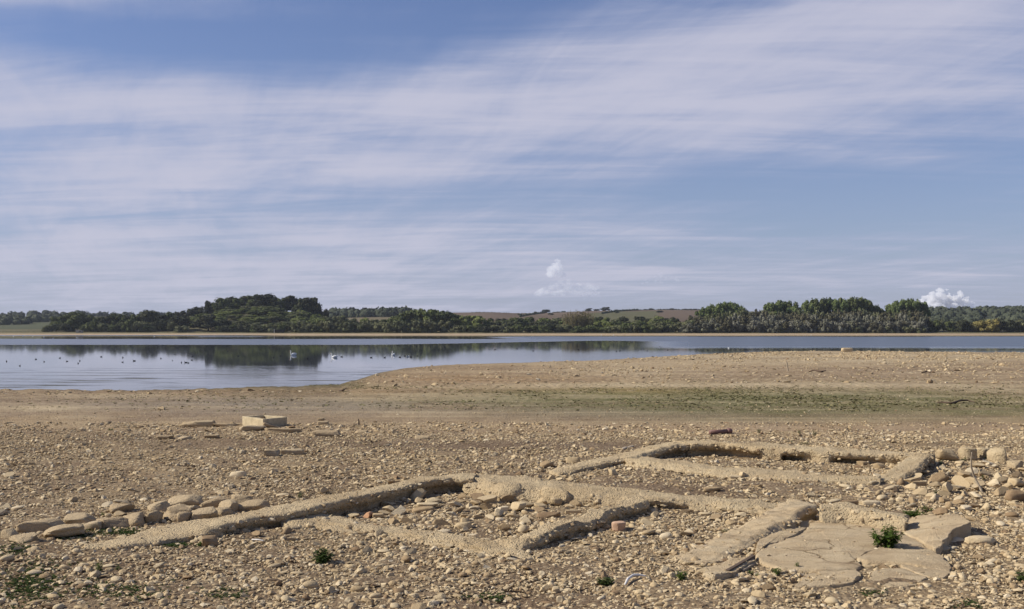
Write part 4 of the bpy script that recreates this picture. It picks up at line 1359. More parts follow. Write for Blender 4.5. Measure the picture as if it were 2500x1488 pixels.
chamber()
for i, (px, py, w, d, h, lab, rz, tl) in enumerate([(a, b, c * 1.05, d, h * 1.5, l, r, t) for a, b, c, d, h, l, r, t in [
        (475, 1043, 1.05, .55, .13, 'long flat slab lying left of the open concrete chamber', .25, 0.0),
        (545, 1043, .75, .5, .07, 'thin slab between the long flat slab and the chamber', -.2, 0.0),
        (612, 1053, .75, .5, .12, 'broken slab lying below the left corner of the chamber', .3, .05),
        (663, 1046, .62, .4, .07, 'slab leaning against the shaded side of the chamber', .3, .40),
        (690, 1058, .98, .4, .10, 'low slab lying below the right side of the chamber', -.1, .04),
        (800, 1066, .86, .4, .12, 'pale-edged slab lying on mud right of the chamber', .02, 0.0),
        (401, 1073, .40, .25, .07, 'small flat slab left of the chamber on bare stones', .05, 0.0),
        (452, 1074, .48, .4, .06, 'low sunken slab in front of the long flat slab', .1, 0.0),
        (513, 1071, .40, .3, .07, 'small sunken slab between two stones below the chamber', .2, .0),
        (660, 1116, .36, .35, .12, 'sunken round-edged slab on brown mud below the chamber', .2, .0),
        (712, 1110, .50, .3, .10, 'long sunken stone beside the round-edged slab', .05, .0),
        (880, 1059, .35, .25, .07, 'dark flat slab beyond the short post', .0, .0),
        (1030, 1073, .38, .2, .07, 'flat pale slab alone on the brown mud band', .1, .0)]]):
    tag(lump('fallen_slab', px, py, w, d, h, None, 500 + i * 5, 'block_stone', rz=rz, sink=.15, box=.3, amp=.10, tilt=tl, cuts=4), lab, 'slab')
e = lump('block', 787, 1038, .34, .25, .12, None, 601, 'block_stone', box=.25, amp=.03, sink=.1); tag(e, 'lower squared block of the little stack right of the chamber', 'block')
e2 = lump('block', 783, 1036, .20, .18, .09, None, 602, 'block_stone', box=.25, amp=.03, sink=0.0, z=e.location.z + 0.05); tag(e2, 'small block lying on top of the squared block right of the chamber', 'block')


# ------------------------------------------------------------------ stones
def stone_shape(sub, seed, angular, flat):
    v, f = ICO[sub]
    r = np.random.default_rng(seed)
    p = v * (1 + 0.16 * noise3(v + seed * 1.7, 1.3, seed)[:, None])
    if angular:
        for _ in range(11 if sub > 1 else 4):
            nn = r.normal(0, 1, 3); nn /= np.linalg.norm(nn)
            d = r.uniform(0.38, 0.8)
            k = p @ nn
            p = p - np.where(k > d, k - d, 0)[:, None] * nn
        p = p * (1 + 0.03 * noise3(v * 3 + seed, 3.0, seed + 9)[:, None])
    ax = np.array([r.uniform(0.9, 1.5), r.uniform(0.6, 0.95), flat * r.uniform(0.8, 1.2)])
    p = p * ax
    p = p / np.abs(p).max()
    return p, f


BIG = [stone_shape(3, 40 + k, k % 3 != 0, [0.62, 0.5, 0.75, 0.38][k % 4]) for k in range(16)]
def cut_base(p, f):
    keep = ~(p[f][:, :, 2] < -0.10).all(1)
    return p, f[keep]


MID = [cut_base(*stone_shape(2, 80 + k, k % 4 != 0, [0.58, 0.42, 0.68, 0.28][k % 4])) for k in range(14)]
SML = [cut_base(*stone_shape(1, 120 + k, True, [0.52, 0.36, 0.66, 0.26][k % 4])) for k in range(12)]


def stone_meshes(mat):
    out = []
    for k, (p, f) in enumerate(BIG):
        me = mesh_np('stone', p, [f], k % 3 == 0, M[mat]).data
        o = bpy.data.objects['stone'] if 'stone' in bpy.data.objects else None
        for ob in [ob for ob in COL.objects if ob.data == me]:
            bpy.data.objects.remove(ob)
        out.append(me)
    return out


SM = {m: stone_meshes(m) for m in ('stone_single', 'pink_stone', 'grey_stone')}
ROUND = [k for k in range(16) if k % 3 == 0]
ANG = [k for k in range(16) if k % 3 and k % 4 != 3]
FLAT = [k for k in range(16) if k % 4 == 3]


def put_stone(px, py, w, shape, label, group=None, mat='stone_single', cat='stone', name='stone', sink=0.22, xy=None):
    if xy is None:
        g = at(px, py)
        for _ in range(2): g = at(px, py, height(g[0], g[1]))
        x, y = g[0], g[1]
        s = w / F * y / 2
        y += s * .4
    else:
        x, y, s = xy
    k = random.choice(shape)
    o = obj(name, SM[mat][k], None, (x, y, height(x, y) + s * 0.5 - s * sink), random.uniform(0, 6.28))
    o.rotation_euler = (random.uniform(-.2, .2), random.uniform(-.2, .2), o.rotation_euler[2])
    o.scale = (s * 1.05, s * 1.05, s * random.uniform(.9, 1.15))
    tag(o, label, cat, group)
    FOOT_STONES.append((x, y, s * .9))
    return o


def squared(px, py, w, h, d, label, rz=0.4, mat='stone_single', name='squared_stone', box=.26, cat='stone', tilt=0.0, amp=.05):
    g = at(px, py); D = g[1]
    o = lump(name, px, py, w / F * D, d / F * D, h / F * D, None, int(px * 3 + py), mat, rz=rz, sink=.14, box=box, amp=amp + .03, tilt=tilt, cuts=4)
    tag(o, label, cat)
    return o


squared(505, 1336, 46, 26, 40, 'squared stone with a dark right side below the long wall', .5)
squared(578, 1165, 38, 16, 26, 'dark-faced block alone in the rubble above the row of kerb blocks', -.1)
squared(1267, 1250, 36, 24, 34, 'cube-shaped block in the middle of the rubble-filled room', .7)
squared(1318, 1246, 25, 18, 24, 'tilted block right of the cube-shaped block', .5, tilt=.15)
squared(1225, 1250, 30, 13, 24, 'squared block left of the cube-shaped block', .5)
squared(1402, 1257, 45, 12, 16, 'long squared bar beside the inner wall of the rubble room', -.06)
squared(1345, 1266, 66, 16, 24, 'long rough stone lying in front of the cube-shaped block', .1, box=.5, amp=.12)
squared(1513, 1299, 38, 26, 34, 'pink-brown stone lying by the dark side of the inner wall', .4, mat='pink_stone', box=.4, amp=.08)
squared(900, 1266, 25, 18, 20, 'orange-red brick standing in rubble at the foot of the long wall', 1.1, mat='brick_red', name='brick', cat='brick', tilt=.2, box=.2, amp=.02)
squared(922, 1267, 27, 13, 20, 'brownish squared stone right of the orange-red brick', .1)
squared(1045, 1243, 58, 14, 34, 'pale flat block left of the room centre', .1, box=.4)
squared(1030, 1252, 58, 14, 30, 'second pale flat block in front of the first, left of the room centre', .0, box=.35)
squared(1130, 1293, 44, 18, 20, 'broken pale bar lying in the near corner of the rubble room', .2)
squared(1398, 1131, 38, 18, 28, 'large square-cut stone beside the left wall of the ring', .05, box=.35)
squared(1335, 1142, 32, 20, 26, 'tall rough stone left of the square-cut stone', .4, box=.6, amp=.14)
squared(1498, 1162, 24, 18, 22, 'upright block on rubble below the ring wall', .6)
squared(1815, 1169, 22, 16, 18, 'tilted tan block below the front band of the ring', .5, tilt=.3)
squared(1797, 1171, 30, 10, 16, 'flat block touching the tilted tan block', -.2)
squared(1740, 1201, 46, 12, 26, 'flat yellowish stone with dark right end above the near wall', .1, box=.5)
squared(2345, 1229, 25, 15, 20, 'tilted squared block alone in the rubble at right', .6, tilt=-.35)
squared(2310, 1228, 22, 14, 20, 'squarish stone left of the tilted squared block', .3)
squared(2075, 1234, 46, 14, 24, 'flat slabby stone behind the back edge of the concrete floor', .1, box=.4)
squared(2128, 1236, 44, 14, 24, 'second slabby stone behind the concrete floor, left of the green weed', -.1, box=.4)
squared(2243, 1186, 40, 12, 22, 'long pale block below the right wall of the ring', .05)
squared(2360, 1248, 26, 14, 22, 'pale squared stone in rubble right of the green weed', .4)
squared(2490, 1192, 36, 26, 34, 'big pale stone at the right picture edge level with the stick foot', .2, box=.5, amp=.1)
squared(2488, 1226, 44, 30, 40, 'big rough stone at the right picture edge below the pale one', .2, box=.65, amp=.14)
squared(2400, 1332, 68, 22, 44, 'broad rough boulder right of the raised slab', .05, box=.65, amp=.12)
squared(2340, 1326, 34, 12, 26, 'flat stone under the dark edge of the raised slab', .2, box=.4)
squared(1870, 1120, 16, 10, 14, 'small cube lying in the ring near its back wall', .3)
squared(2107, 1139, 22, 13, 20, 'cube among blocks at the right inside the ring', .5)
squared(2137, 1130, 30, 12, 22, 'flat-topped block at the right inside the ring', .2)
squared(2150, 1146, 26, 16, 22, 'rounded block by the right wall inside the ring', .4, box=.5, amp=.1)
squared(2200, 1129, 20, 10, 18, 'dark-ended block against the back wall inside the ring', .2)
put_stone(622, 1311, 42, ANG, 'large lumpy stone lying in the hollow below the long wall')
put_stone(22, 1166, 34, ANG, 'lone stone on bare mud at the left picture edge')
put_stone(15, 1370, 34, ROUND, 'dark stone at the left picture edge below the kerb blocks')
put_stone(395, 1001, 22, ANG, 'dark squarish stone on the grey mud left of the chamber')
put_stone(945, 1238, 36, ANG, 'wedge-shaped stone near the long wall inside the room')
put_stone(978, 1272, 34, ANG, 'brown-topped stone right of the brick in the room')
put_stone(1135, 1265, 24, ANG, 'dark-sided stone near the middle of the room')
put_stone(1584, 1308, 50, FLAT, 'long grey stone right of the pink-brown stone')
put_stone(1605, 1158, 20, ANG, 'yellow pointed stone below the ring wall')
put_stone(1525, 1098, 22, ROUND, 'dark grey stone at the outer side of the ring wall', mat='grey_stone')
put_stone(1540, 1094, 20, ROUND, 'mottled grey round stone beside the dark grey one', mat='grey_stone')
put_stone(2257, 1160, 32, ANG, 'yellowish boulder under the right wall of the ring')
put_stone(2300, 1172, 46, ANG, 'largest yellowish boulder in front of the stick')
put_stone(2302, 1146, 26, ANG, 'boulder between the ring wall and the broken wall stub')
put_stone(2345, 1135, 30, ANG, 'stone leaning below the broken wall stub')
put_stone(2214, 1280, 26, ROUND, 'round white stone on the back of the concrete floor')
put_stone(1226, 1073, 12, ROUND, 'pale round stone on the far rubble band')
put_stone(878, 1078, 14, ROUND, 'pale round stone on the mud right of the sunken slabs')
put_stone(1192, 902, 12, ANG, 'reddish stone on the tan shore near the water')
put_stone(2160, 1385, 16, ANG, 'small stone lying in the joint of the concrete floor')
put_stone(2055, 1418, 14, ANG, 'small pale stone lying on the near concrete slab')
put_stone(1991, 1413, 14, ANG, 'small stone lying at a crack of the near slab')

# cap remains on the spit and other bits
e = lump('masonry_block', 2070, 859, 2.0, 1.2, 0.75, None, 701, 'crust', box=.4, amp=.14, sink=.1)
tag(e, 'stone stub on the crest of the far spit by the water', 'block')
for i, (px, lab) in enumerate([(2102, 'first small stone right of the stub on the spit'), (2110, 'second small stone right of the stub on the spit')]):
    put_stone(px, 859, 6, ANG, lab)





from math import sin, cos


def inside_any(x, y, grow=0.0):
    m = np.zeros(len(x), bool)
    for P in FOOT:
        bx = (x > P[:, 0].min()) & (x < P[:, 0].max()) & (y > P[:, 1].min()) & (y < P[:, 1].max())
        if not bx.any(): continue
        idx = np.nonzero(bx)[0]
        X, Y = x[idx], y[idx]
        c = np.zeros(len(idx), bool)
        n = len(P)
        x0, y0 = P[-1]
        for i in range(0, n):
            x1, y1 = P[i]
            cond = ((y1 > Y) != (y0 > Y)) & (X < (x0 - x1) * (Y - y1) / (y0 - y1 + 1e-12) + x1)
            c ^= cond
            x0, y0 = x1, y1
        m[idx] |= c
    return m


def density(px, py, x, y):
    n = fbm(px / 260, py / 34, 61, 4)
    n2 = fbm(x * 0.45, y * 0.35, 62, 3)
    d = 0.86 + 1.6 * (n - 0.45) + 0.9 * (n2 - 0.5)
    d += 0.35 * gblob(px, py, 2300, 1230, 300, 110) + 0.30 * gblob(px, py, 1180, 1235, 250, 40) + 0.3 * gblob(px, py, 1700, 1075, 260, 16)
    d += 0.35 * gblob(px, py, 1250, 1115, 450, 14) + 0.25 * gblob(px, py, 2000, 1440, 800, 50) + 0.2 * gblob(px, py, 1200, 1380, 600, 60)
    d += 0.30 * gblob(px, py, 1850, 1062, 500, 10)
    d -= 0.9 * gblob(px, py, 1200, 1088, 380, 11) + 0.8 * gblob(px, py, 1750, 1196, 220, 14) + 0.6 * gblob(px, py, 2230, 1088, 200, 7) + 0.7 * gblob(px, py, 640, 1310, 100, 10)
    d -= 1.2 * (py < 1040) * sst(1040 - py, 0, 14) - 0.25 * gblob(px, py, 200, 985, 420, 25)
    d -= 0.55 * gblob(px, py, 640, 1085, 260, 18)
    d -= 0.25 * gblob(px, py, 150, 1390, 350, 60)
    d -= 0.8 * gblob(px, py, 2100, 1045, 700, 10)
    d = np.where(py < 1030, np.minimum(d, 0.25), d)
    return np.clip(d, 0.05 + 0.05 * (n2 > .45), 1.1)


def scatter(n, d0, d1, seed, dens=True, spread=0.495):
    r = np.random.default_rng(seed)
    y = np.sqrt(r.uniform(d0 ** 2, d1 ** 2, n))
    x = r.uniform(-spread, spread, n) * y
    z = terrain(x, y)
    px, py = px_of(x, y, z)
    keep = ~inside_any(x, y)
    if dens:
        keep &= r.uniform(0, 1, n) < density(px, py, x, y)
    return x[keep], y[keep], z[keep], r


# the biggest loose stones, one object each
KINDS = [('rounded pale stone lying loose in the stony foreground', 'rounded loose stones in the foreground', ROUND, 'stone'),
         ('angular limestone lump lying loose in the stony foreground', 'angular loose stones in the foreground', ANG, 'stone'),
         ('flat limestone flake lying loose in the stony foreground', 'flat loose stones in the foreground', FLAT, 'stone')]
KROOM = ('angular stone in the rubble filling the walled room', 'stones of the rubble inside the walled room', ANG, 'stone')
KRIGHT = ('rough yellowish stone in the rubble heap at right', 'stones of the rubble heap at right', ANG, 'stone')
PLACES = [(120, 1240, 'in the rubble behind the left kerb blocks'), (420, 1180, 'in the rubble beyond the upper kerb cluster'), (800, 1150, 'in the rubble beyond the long wall'),
          (1150, 1120, 'on the rubble bank before the brown mud band'), (950, 1250, 'in the room near the orange-red brick'), (1080, 1265, 'in the room by the pale flat blocks'),
          (1300, 1270, 'in the room near the cube-shaped block'), (1480, 1150, 'between the cross wall and the ring'), (1800, 1125, 'inside the ring of walls'),
          (1760, 1190, 'on the mud between ring and cross wall'), (1650, 1290, 'on the rubble left of the concrete floor'), (2330, 1185, 'in the rubble heap before the tall stick'), (2240, 1185, 'in the rubble under the right wall of the ring'), (2425, 1150, 'in the rubble right of the tall stick'), (2300, 1225, 'in the rubble near the tilted squared block'),
          (2120, 1200, 'in the rubble between ring and concrete floor'), (2420, 1260, 'in the rubble right of the sprawling weed'), (2430, 1390, 'in the rubble right of the concrete floor'),
          (620, 1340, 'below the hollow of the long wall'), (120, 1400, 'among the weeds at lower left'), (420, 1440, 'on the dark pebbles at lower left'), (750, 1440, 'below the dark green clump'),
          (950, 1350, 'below the low near wall'), (1150, 1440, 'on the near pebbles left of the spiky tuft'), (1450, 1390, 'around the spiky green tuft'), (1700, 1450, 'on the near pebbles below the edge board'),
          (2050, 1460, 'on the near pebbles below the concrete floor'), (2350, 1450, 'on the near pebbles at lower right'), (600, 1080, 'on the far mud around the chamber'), (1700, 1068, 'on the far rubble band beyond the ring')]
x, y, z, r = scatter(5200, 11.3, 30, 901)
px, py = px_of(x, y, z)
size = 0.040 * (1 - r.uniform(0, 1, len(x))) ** (-0.34)
size = np.clip(size, 0.03, 0.092) * np.where(y > 16, 1.2, 1.0)
size = size * (1 + 1.0 * (gblob(px, py, 1100, 1238, 220, 40) + gblob(px, py, 2330, 1190, 180, 60)))
order = np.argsort(-size / y)
used = 0
SOLO = 232
rest = []
for i in order:
    if used < SOLO and all((x[i] - a) ** 2 + (y[i] - b) ** 2 > (size[i] + c * .8) ** 2 for a, b, c in FOOT_STONES):
        if 1180 > px[i] > 860 and 1200 < py[i] < 1300 or (1180 <= px[i] < 1440 and 1215 < py[i] < 1285): K = KROOM
        elif px[i] > 2180 and 1120 < py[i] < 1260: K = KRIGHT
        else: K = None
        if K is None: K = random.choices(KINDS, [0.45 if py[i] > 1330 else 0.2, 0.45, 0.2])[0]
        what = {id(ROUND): 'rounded pale stone', id(ANG): 'angular limestone lump', id(FLAT): 'flat limestone flake'}[id(K[2])]
        wh = min(PLACES, key=lambda q: ((px[i] - q[0]) / 1.6) ** 2 + (py[i] - q[1]) ** 2)[2]
        K = (what + ' ' + wh, what + 's ' + wh, K[2])
        put_stone(0, 0, 0, K[2], K[0], K[1], xy=(x[i], y[i], size[i]))
        used += 1


def stuff_stones(name, protos, x, y, z, s, r, label, sink=0.34, mat='stone'):
    n = len(x)
    pid = r.integers(0, len(protos), n)
    V, T, A = [], [], []
    off = 0
    tone = np.clip(r.normal(0.50, 0.27, n), 0, 1)
    for k, (p, f) in enumerate(protos):
        ii = np.nonzero(pid == k)[0]
        if not len(ii): continue
        a = r.uniform(0, 6.283, len(ii)); ca, sa = np.cos(a), np.sin(a)
        tx = r.uniform(-.55, .55, len(ii)); ctx, stx = np.cos(tx), np.sin(tx)
        q = np.broadcast_to(p, (len(ii),) + p.shape) * (s[ii, None, None]) * r.uniform(.8, 1.2, (len(ii), 1, 3))
        X = q[..., 0]; Yv = q[..., 1] * ctx[:, None] - q[..., 2] * stx[:, None]; Z = q[..., 1] * stx[:, None] + q[..., 2] * ctx[:, None]
        X2 = X * ca[:, None] - Yv * sa[:, None]; Y2 = X * sa[:, None] + Yv * ca[:, None]
        P = np.stack([X2 + x[ii, None], Y2 + y[ii, None], Z + z[ii, None] + (s[ii] * (0.5 - sink))[:, None]], -1)
        P = P + r.normal(0, 1, P.shape) * (s[ii, None, None] * (0.10 if len(p) < 20 else 0.02))
        V.append(P.reshape(-1, 3))
        T.append((f[None] + (off + np.arange(len(ii)) * len(p))[:, None, None]).reshape(-1, 3))
        A.append(np.repeat(tone[ii], len(p)))
        off += len(ii) * len(p)
    o = mesh_np(name, np.concatenate(V), [np.concatenate(T)], False, M[mat], {'tone': np.concatenate(A)})
    tag(o, label, kind='stuff')
    return o


# loose rubble: medium stones, then small ones, then the far bands
def sizes(r, n, lo, hi, p):
    return np.clip(lo * (1 - r.uniform(0, 1, n)) ** (-p), lo, hi)


x, y, z, r = scatter(23000, 10.5, 18, 910)
s = sizes(r, len(x), .021, .066, .36)
b = s > .034
stuff_stones('rubble', SML, x[~b], y[~b], z[~b], s[~b], r, 'smaller limestone chips among the foreground rubble')
x, y, z, s = x[b], y[b], z[b], s[b]
stuff_stones('rubble', MID, x, y, z, s, r, 'loose fist-sized limestone rubble covering the foreground')
x, y, z, r = scatter(34000, 18, 32, 914)
stuff_stones('rubble', SML, x, y, z, sizes(r, len(x), .025, .085, .36), r, 'loose limestone rubble around and beyond the foundations')
r = np.random.default_rng(930)
P = np.concatenate(TOPS); P = P[r.choice(len(P), 6500, False)]
P = P[r.uniform(0, 1, len(P)) < 0.25 + 0.9 * sst(fbm(P[:, 0] * 1.3, P[:, 1] * 1.3, 71, 3), .45, .6)]
stuff_stones('grit', SML, P[:, 0] + r.normal(0, .015, len(P)), P[:, 1], P[:, 2] - .004, sizes(r, len(P), .009, .030, .4), r, 'grit and small stones lying on the walls and slabs')
P = np.concatenate(EDGES); P = P[r.choice(len(P), 1500, False)]
stuff_stones('bedded_stones', MID, P[:, 0], P[:, 1], P[:, 2], sizes(r, len(P), .020, .070, .45), r, 'stones bedded in the broken edges of the walls', sink=.75)
P = np.concatenate(BASES); P = P[r.choice(len(P), 2600, False)]
x, y = P[:, 0] + r.normal(0, .09, len(P)), P[:, 1] + r.normal(0, .09, len(P))
stuff_stones('rubble', SML, x, y, terrain(x, y), sizes(r, len(P), .024, .085, .4), r, 'rubble fallen along the foot of the walls')
x, y, z, r = scatter(38000, 10.5, 20, 911)
stuff_stones('gravel', SML, x, y, z, sizes(r, len(x), .0165, .036, .30), r, 'small stones and gravel between the larger rubble')
x, y, z, r = scatter(22000, 20, 32, 915)
stuff_stones('gravel', SML, x, y, z, sizes(r, len(x), .024, .040, .30), r, 'small stones between the rubble around the foundations')
x, y, z, r = scatter(85000, 32, 60, 912)
py = px_of(x, y, z)[1]
stuff_stones('far_rubble', SML, x, y, z, sizes(r, len(x), .028, .105, .32) * np.where(py < 1032, .6, 1), r, 'bands of small pale rubble on the middle lakebed')
x, y, z, r = scatter(85000, 62, 212, 913, False)
px, py = px_of(x, y, z)
d = 0.16 + 0.9 * gblob(px, py, 2050, 868, 650, 14) + 0.7 * gblob(px, py, 1560, 908, 170, 10) + 0.7 * gblob(px, py, 2150, 938, 550, 7) + .25 * gblob(px, py, 300, 975, 400, 20) + .4 * gblob(px, py, 2300, 905, 300, 14)
ok = (r.uniform(0, 1, len(x)) < d * sst(fbm(px / 60, py / 6, 66, 3), 0.3, 0.6)) & (shore_y(x, y) - y > 1.0 + 22 * gblob(px, py, 760, 942, 260, 40))
x, y, z = x[ok], y[ok], z[ok]
s = np.clip(0.062 * (1 - r.uniform(0, 1, len(x))) ** (-0.33), 0.06, 0.26)
stuff_stones('shore_rubble', SML, x, y, z, s, r, 'scattered pale stones on the far shore and spit')

# ------------------------------------------------------------------ wood, pipe, posts
def stick(name, P, rad, mat, label, cat='stick', seg=7):
    P = np.asarray(P, float)
    base = P[0].copy()
    o = MB().tube(resample(P - base, max(6, len(P) * 4)), np.interp(np.linspace(0, 1, max(6, len(P) * 4)), np.linspace(0, 1, len(rad)), rad), seg).build(name, M[mat], None, True)
    o.location = base
    tag(o, label, cat)
    return o


def on(px, py, up=0.0):
    g = at(px, py)
    for _ in range(4): g = at(px, py, height(g[0], g[1]))
    return np.array([g[0], g[1], g[2] + up])


b = on(2398, 1202)
D = b[1]; sc = D / F
stick('bare_stick', [b, b + [-4 * sc, .05, 12 * sc], b + [-14 * sc, .1, 36 * sc], b + [-24 * sc, .05, 60 * sc], b + [-27 * sc, 0, 80 * sc], b + [-28 * sc, -.05, 98 * sc]],
      [.024, .022, .020, .017, .014, .008], 'grey_wood', 'tall pale bent stick standing in the rubble at right')
b = on(1924, 906); sc = b[1] / F
stick('wooden_post', [b + [0, 0, -.3], b, b + [-2 * sc, 0, 12 * sc], b + [-4 * sc, 0, 25 * sc]], [.055, .055, .05, .05], 'grey_wood', 'thin leaning wooden post on the pale spit', 'post', 6)
b = on(876, 1038); sc = b[1] / F
stick('wooden_post', [b + [0, 0, -.2], b, b + [0, 0, 8 * sc], b + [-.01, 0, 15 * sc]], [.035, .033, .03, .015], 'dark_wood', 'short dark stump of a post right of the chamber', 'post', 6)
stick('driftwood', [on(2288, 984, .03), on(2305, 986, .05), on(2325, 987, .04), on(2345, 984, .10), on(2362, 983, .09), on(2384, 985, .03)],
      [.02, .035, .042, .04, .035, .012], 'driftwood', 'long dark driftwood branch lying on the olive mud at right', 'branch')
stick('driftwood', [on(1975, 909, .05), on(1988, 909, .15), on(2005, 910, .06), on(2016, 909, .1)], [.05, .07, .06, .03], 'driftwood', 'dark branch lying near the leaning post on the spit', 'branch')
stick('driftwood', [on(2250, 912, .05), on(2263, 911, .1), on(2273, 912, .05)], [.04, .06, .03], 'driftwood', 'small dark branch on the spit right of the leaning post', 'branch')
stick('driftwood', [on(828, 955, .03), on(838, 957, .08), on(846, 954, .15)], [.04, .05, .02], 'driftwood', 'small dark twig on the wet shore left of the inlet', 'branch')
stick('white_strip', [on(1526, 1434, .03), on(1533, 1424, .05), on(1545, 1417, .06), on(1560, 1414, .05), on(1577, 1413, .03)], [.010, .016, .017, .016, .010], 'white_plastic',
      'curved white strip lying among the stones in the near foreground', 'strip')
stick('twig', [on(615, 1323, .03), on(630, 1325, .04), on(644, 1326, .03)], [.008, .011, .008], 'white_plastic', 'short white twig below the lumpy stone in the hollow')
stick('twig', [on(652, 1424, .04), on(672, 1427, .05), on(690, 1428, .04)], [.010, .013, .011], 'driftwood', 'brown stick lying on pebbles at lower left')
stick('twig', [on(1920, 1428, .03), on(1932, 1417, .05), on(1944, 1407, .04)], [.005, .007, .005], 'grey_wood', 'thin pale twig along the edge of the near slab')
stick('twig', [on(2386, 1302, .04), on(2400, 1300, .05), on(2412, 1303, .04)], [.006, .008, .006], 'dark_wood', 'thin dark twig above the broad boulder')
# timber set in the joint of the floor
a_, b_ = on(1776, 1407), on(1840, 1371)
v = b_ - a_; L = np.linalg.norm(v[:2]); ang = math.atan2(v[1], v[0])
o = MB().box((0, 0, 0), (L, 0.045, 0.09)).build('edge_board', M['dark_wood'])
o.location = ((a_ + b_) / 2) + [0, 0, .035]; o.rotation_euler = (0, 0, ang)
tag(o, 'dark board set on edge beside the small left slab of the floor', 'board')
o = MB().box((0, 0, 0), (L * .5, 0.02, 0.025)).build('edge_board', M['grey_wood'])
o.location = ((a_ * .42 + b_ * .58)) + [0.06, -.07, .02]; o.rotation_euler = (0, 0, ang)
tag(o, 'thin pale lath lying right of the dark edge board', 'board')


def pipe():
    p0, p1 = on(1733, 1062, .07), on(1778, 1060, .08)
    e = empty('clay_pipe', p0)
    d = p1 - p0
    V, Q, T = tube([np.zeros(3), d * .5, d], [.062, .062, .062], 16)
    mesh_np('barrel', V, [Q, T], True, M['pipe'], {'tone': np.zeros(len(V))}, e)
    V, Q, T = tube([d * .93, d * .97, d * 1.12, d * 1.16], [.064, .085, .085, .07], 16)
    mesh_np('socket', V, [Q, T], True, M['pipe'], {'tone': np.zeros(len(V))}, e)
    tag(e, 'reddish brown clay pipe with a socket end lying on the far rubble', 'pipe')


pipe()


# ------------------------------------------------------------------ weeds
def leaf_blade(base, d, length, width, r):
    """folded leaf of six triangles"""
    d = d / np.linalg.norm(d)
    side = np.cross(d, [0, 0, 1.0]); side /= np.linalg.norm(side) + 1e-9
    up = np.cross(side, d)
    p = [base, base + d * length * .35 + side * width * .5 + up * .1 * length, base + d * length * .35 - side * width * .5 + up * .1 * length,
         base + d * length * .4 + up * .03 * length, base + d * length * .72 + side * width * .32 - up * .02 * length,
         base + d * length * .72 - side * width * .32 - up * .02 * length, base + d * length - up * .18 * length]
    f = [[0, 1, 3], [0, 3, 2], [1, 4, 3], [2, 3, 5], [3, 4, 6], [3, 6, 5]]
    return np.array(p), np.array(f)


def weed(px, py, wpx, hpx, label, seed, stems=14, leafs=9, leaf=0.05, mat='weed', name='weed_plant', group=None):
    r = np.random.default_rng(seed)
    b = on(px, py)
    if inside_any(np.array([b[0]]), np.array([b[1]]))[0]: b[2] += 0.05
    sc = b[1] / F
    W, H = wpx * sc, hpx * sc
    e = empty(name, b)
    st, lv = MB(), MB()
    for k in range(stems):
        th = r.uniform(0, 6.283); rad = W * .5 * math.sqrt(r.uniform(0.05, 1))
        h = H * (1 - 0.45 * (rad / (W * .5)) ** 2) * r.uniform(.75, 1.05)
        tip = np.array([rad * cos(th), rad * sin(th), h])
        b0 = tip * [.25, .25, 0] + [0, 0, -.02]
        mid = (tip + b0) / 2 + [0, 0, h * .12]
        P = np.array([b0, mid, tip])
        st.tube(P, [H * .018, H * .014, H * .006], 5)
        for q in np.linspace(0.25, 1, leafs):
            p = b0 + (mid - b0) * min(q * 2, 1) + (tip - mid) * max(q * 2 - 1, 0)
            for s in range(2):
                a = r.uniform(0, 6.283)
                d = np.array([cos(a), sin(a), r.uniform(-.25, .6)])
                L = leaf * r.uniform(.6, 1.2) * (1.15 - .45 * q)
                V, T = leaf_blade(p, d, L, L * .5, r)
                lv.add(V, None, T, np.full(len(V), r.uniform(0, 1)))
    st.build('stems', M['stem'], e)
    lv.build('leaves', M[mat], e)
    tag(e, label, 'plant', group)


weed(2166, 1347, 78, 60, 'largest green leafy weed growing on the concrete floor', 1, 26, 10, .095)
weed(788, 1374, 46, 36, 'dark green leafy clump on pebbles in the near left foreground', 2, 22, 9, .075, 'weed_dark')
weed(2232, 1265, 56, 20, 'bright green sprawling weed behind the raised slab', 3, 18, 9, .075)
weed(2262, 1249, 40, 14, 'smaller bright sprig right of the sprawling weed', 33, 8, 8, .045)
weed(1663, 1416, 28, 24, 'small broad-leaved weed at the left corner of the floor', 4, 8, 6, .055)
weed(1478, 1429, 46, 22, 'spiky green tuft in the near foreground pebbles', 5, 22, 7, .05, 'weed_dark')
weed(1895, 1403, 30, 20, 'green sprig growing at the near edge of the floor', 6, 9, 6, .045)
weed(1834, 1402, 14, 12, 'tiny sprig by the thin pale lath', 7, 5, 5, .035)
weed(1848, 1409, 12, 10, 'tiniest sprig right of the edge board', 8, 5, 5, .03)
weed(1945, 1391, 14, 10, 'tiny sprig in the crack of the near slab', 9, 5, 5, .03)
weed(2490, 1418, 44, 26, 'broad-leaved weed cut by the right picture edge', 10, 12, 6, .06, 'weed_dark')
weed(242, 1398, 22, 26, 'upright seedling in the lower left pebbles', 11, 8, 6, .045)
weed(288, 1393, 20, 14, 'low seedling right of the upright seedling', 12, 6, 5, .04, 'weed_dark')
weed(1688, 1100, 22, 16, 'green weed in the far left corner inside the ring', 13, 9, 6, .06)
weed(2150, 1121, 18, 12, 'green weed at the back wall inside the ring', 14, 7, 5, .06)
weed(2176, 1121, 16, 8, 'small weed right of the one at the back wall', 15, 6, 5, .05)
weed(2412, 1122, 26, 9, 'green sprigs at the foot of the broken wall stub', 16, 9, 5, .05)
weed(2298, 1137, 18, 16, 'green weed in the dark gap beside the ring wall', 17, 7, 5, .05)
weed(2355, 1128, 16, 12, 'weed between stones left of the tall stick', 18, 6, 5, .05)
weed(2403, 1172, 18, 12, 'weed in the rubble right of the tall stick', 19, 7, 5, .05, 'weed_dark')
weed(2286, 1208, 22, 14, 'grey-green weed in rubble above the sprawling weed', 20, 9, 5, .05, 'weed_dark')
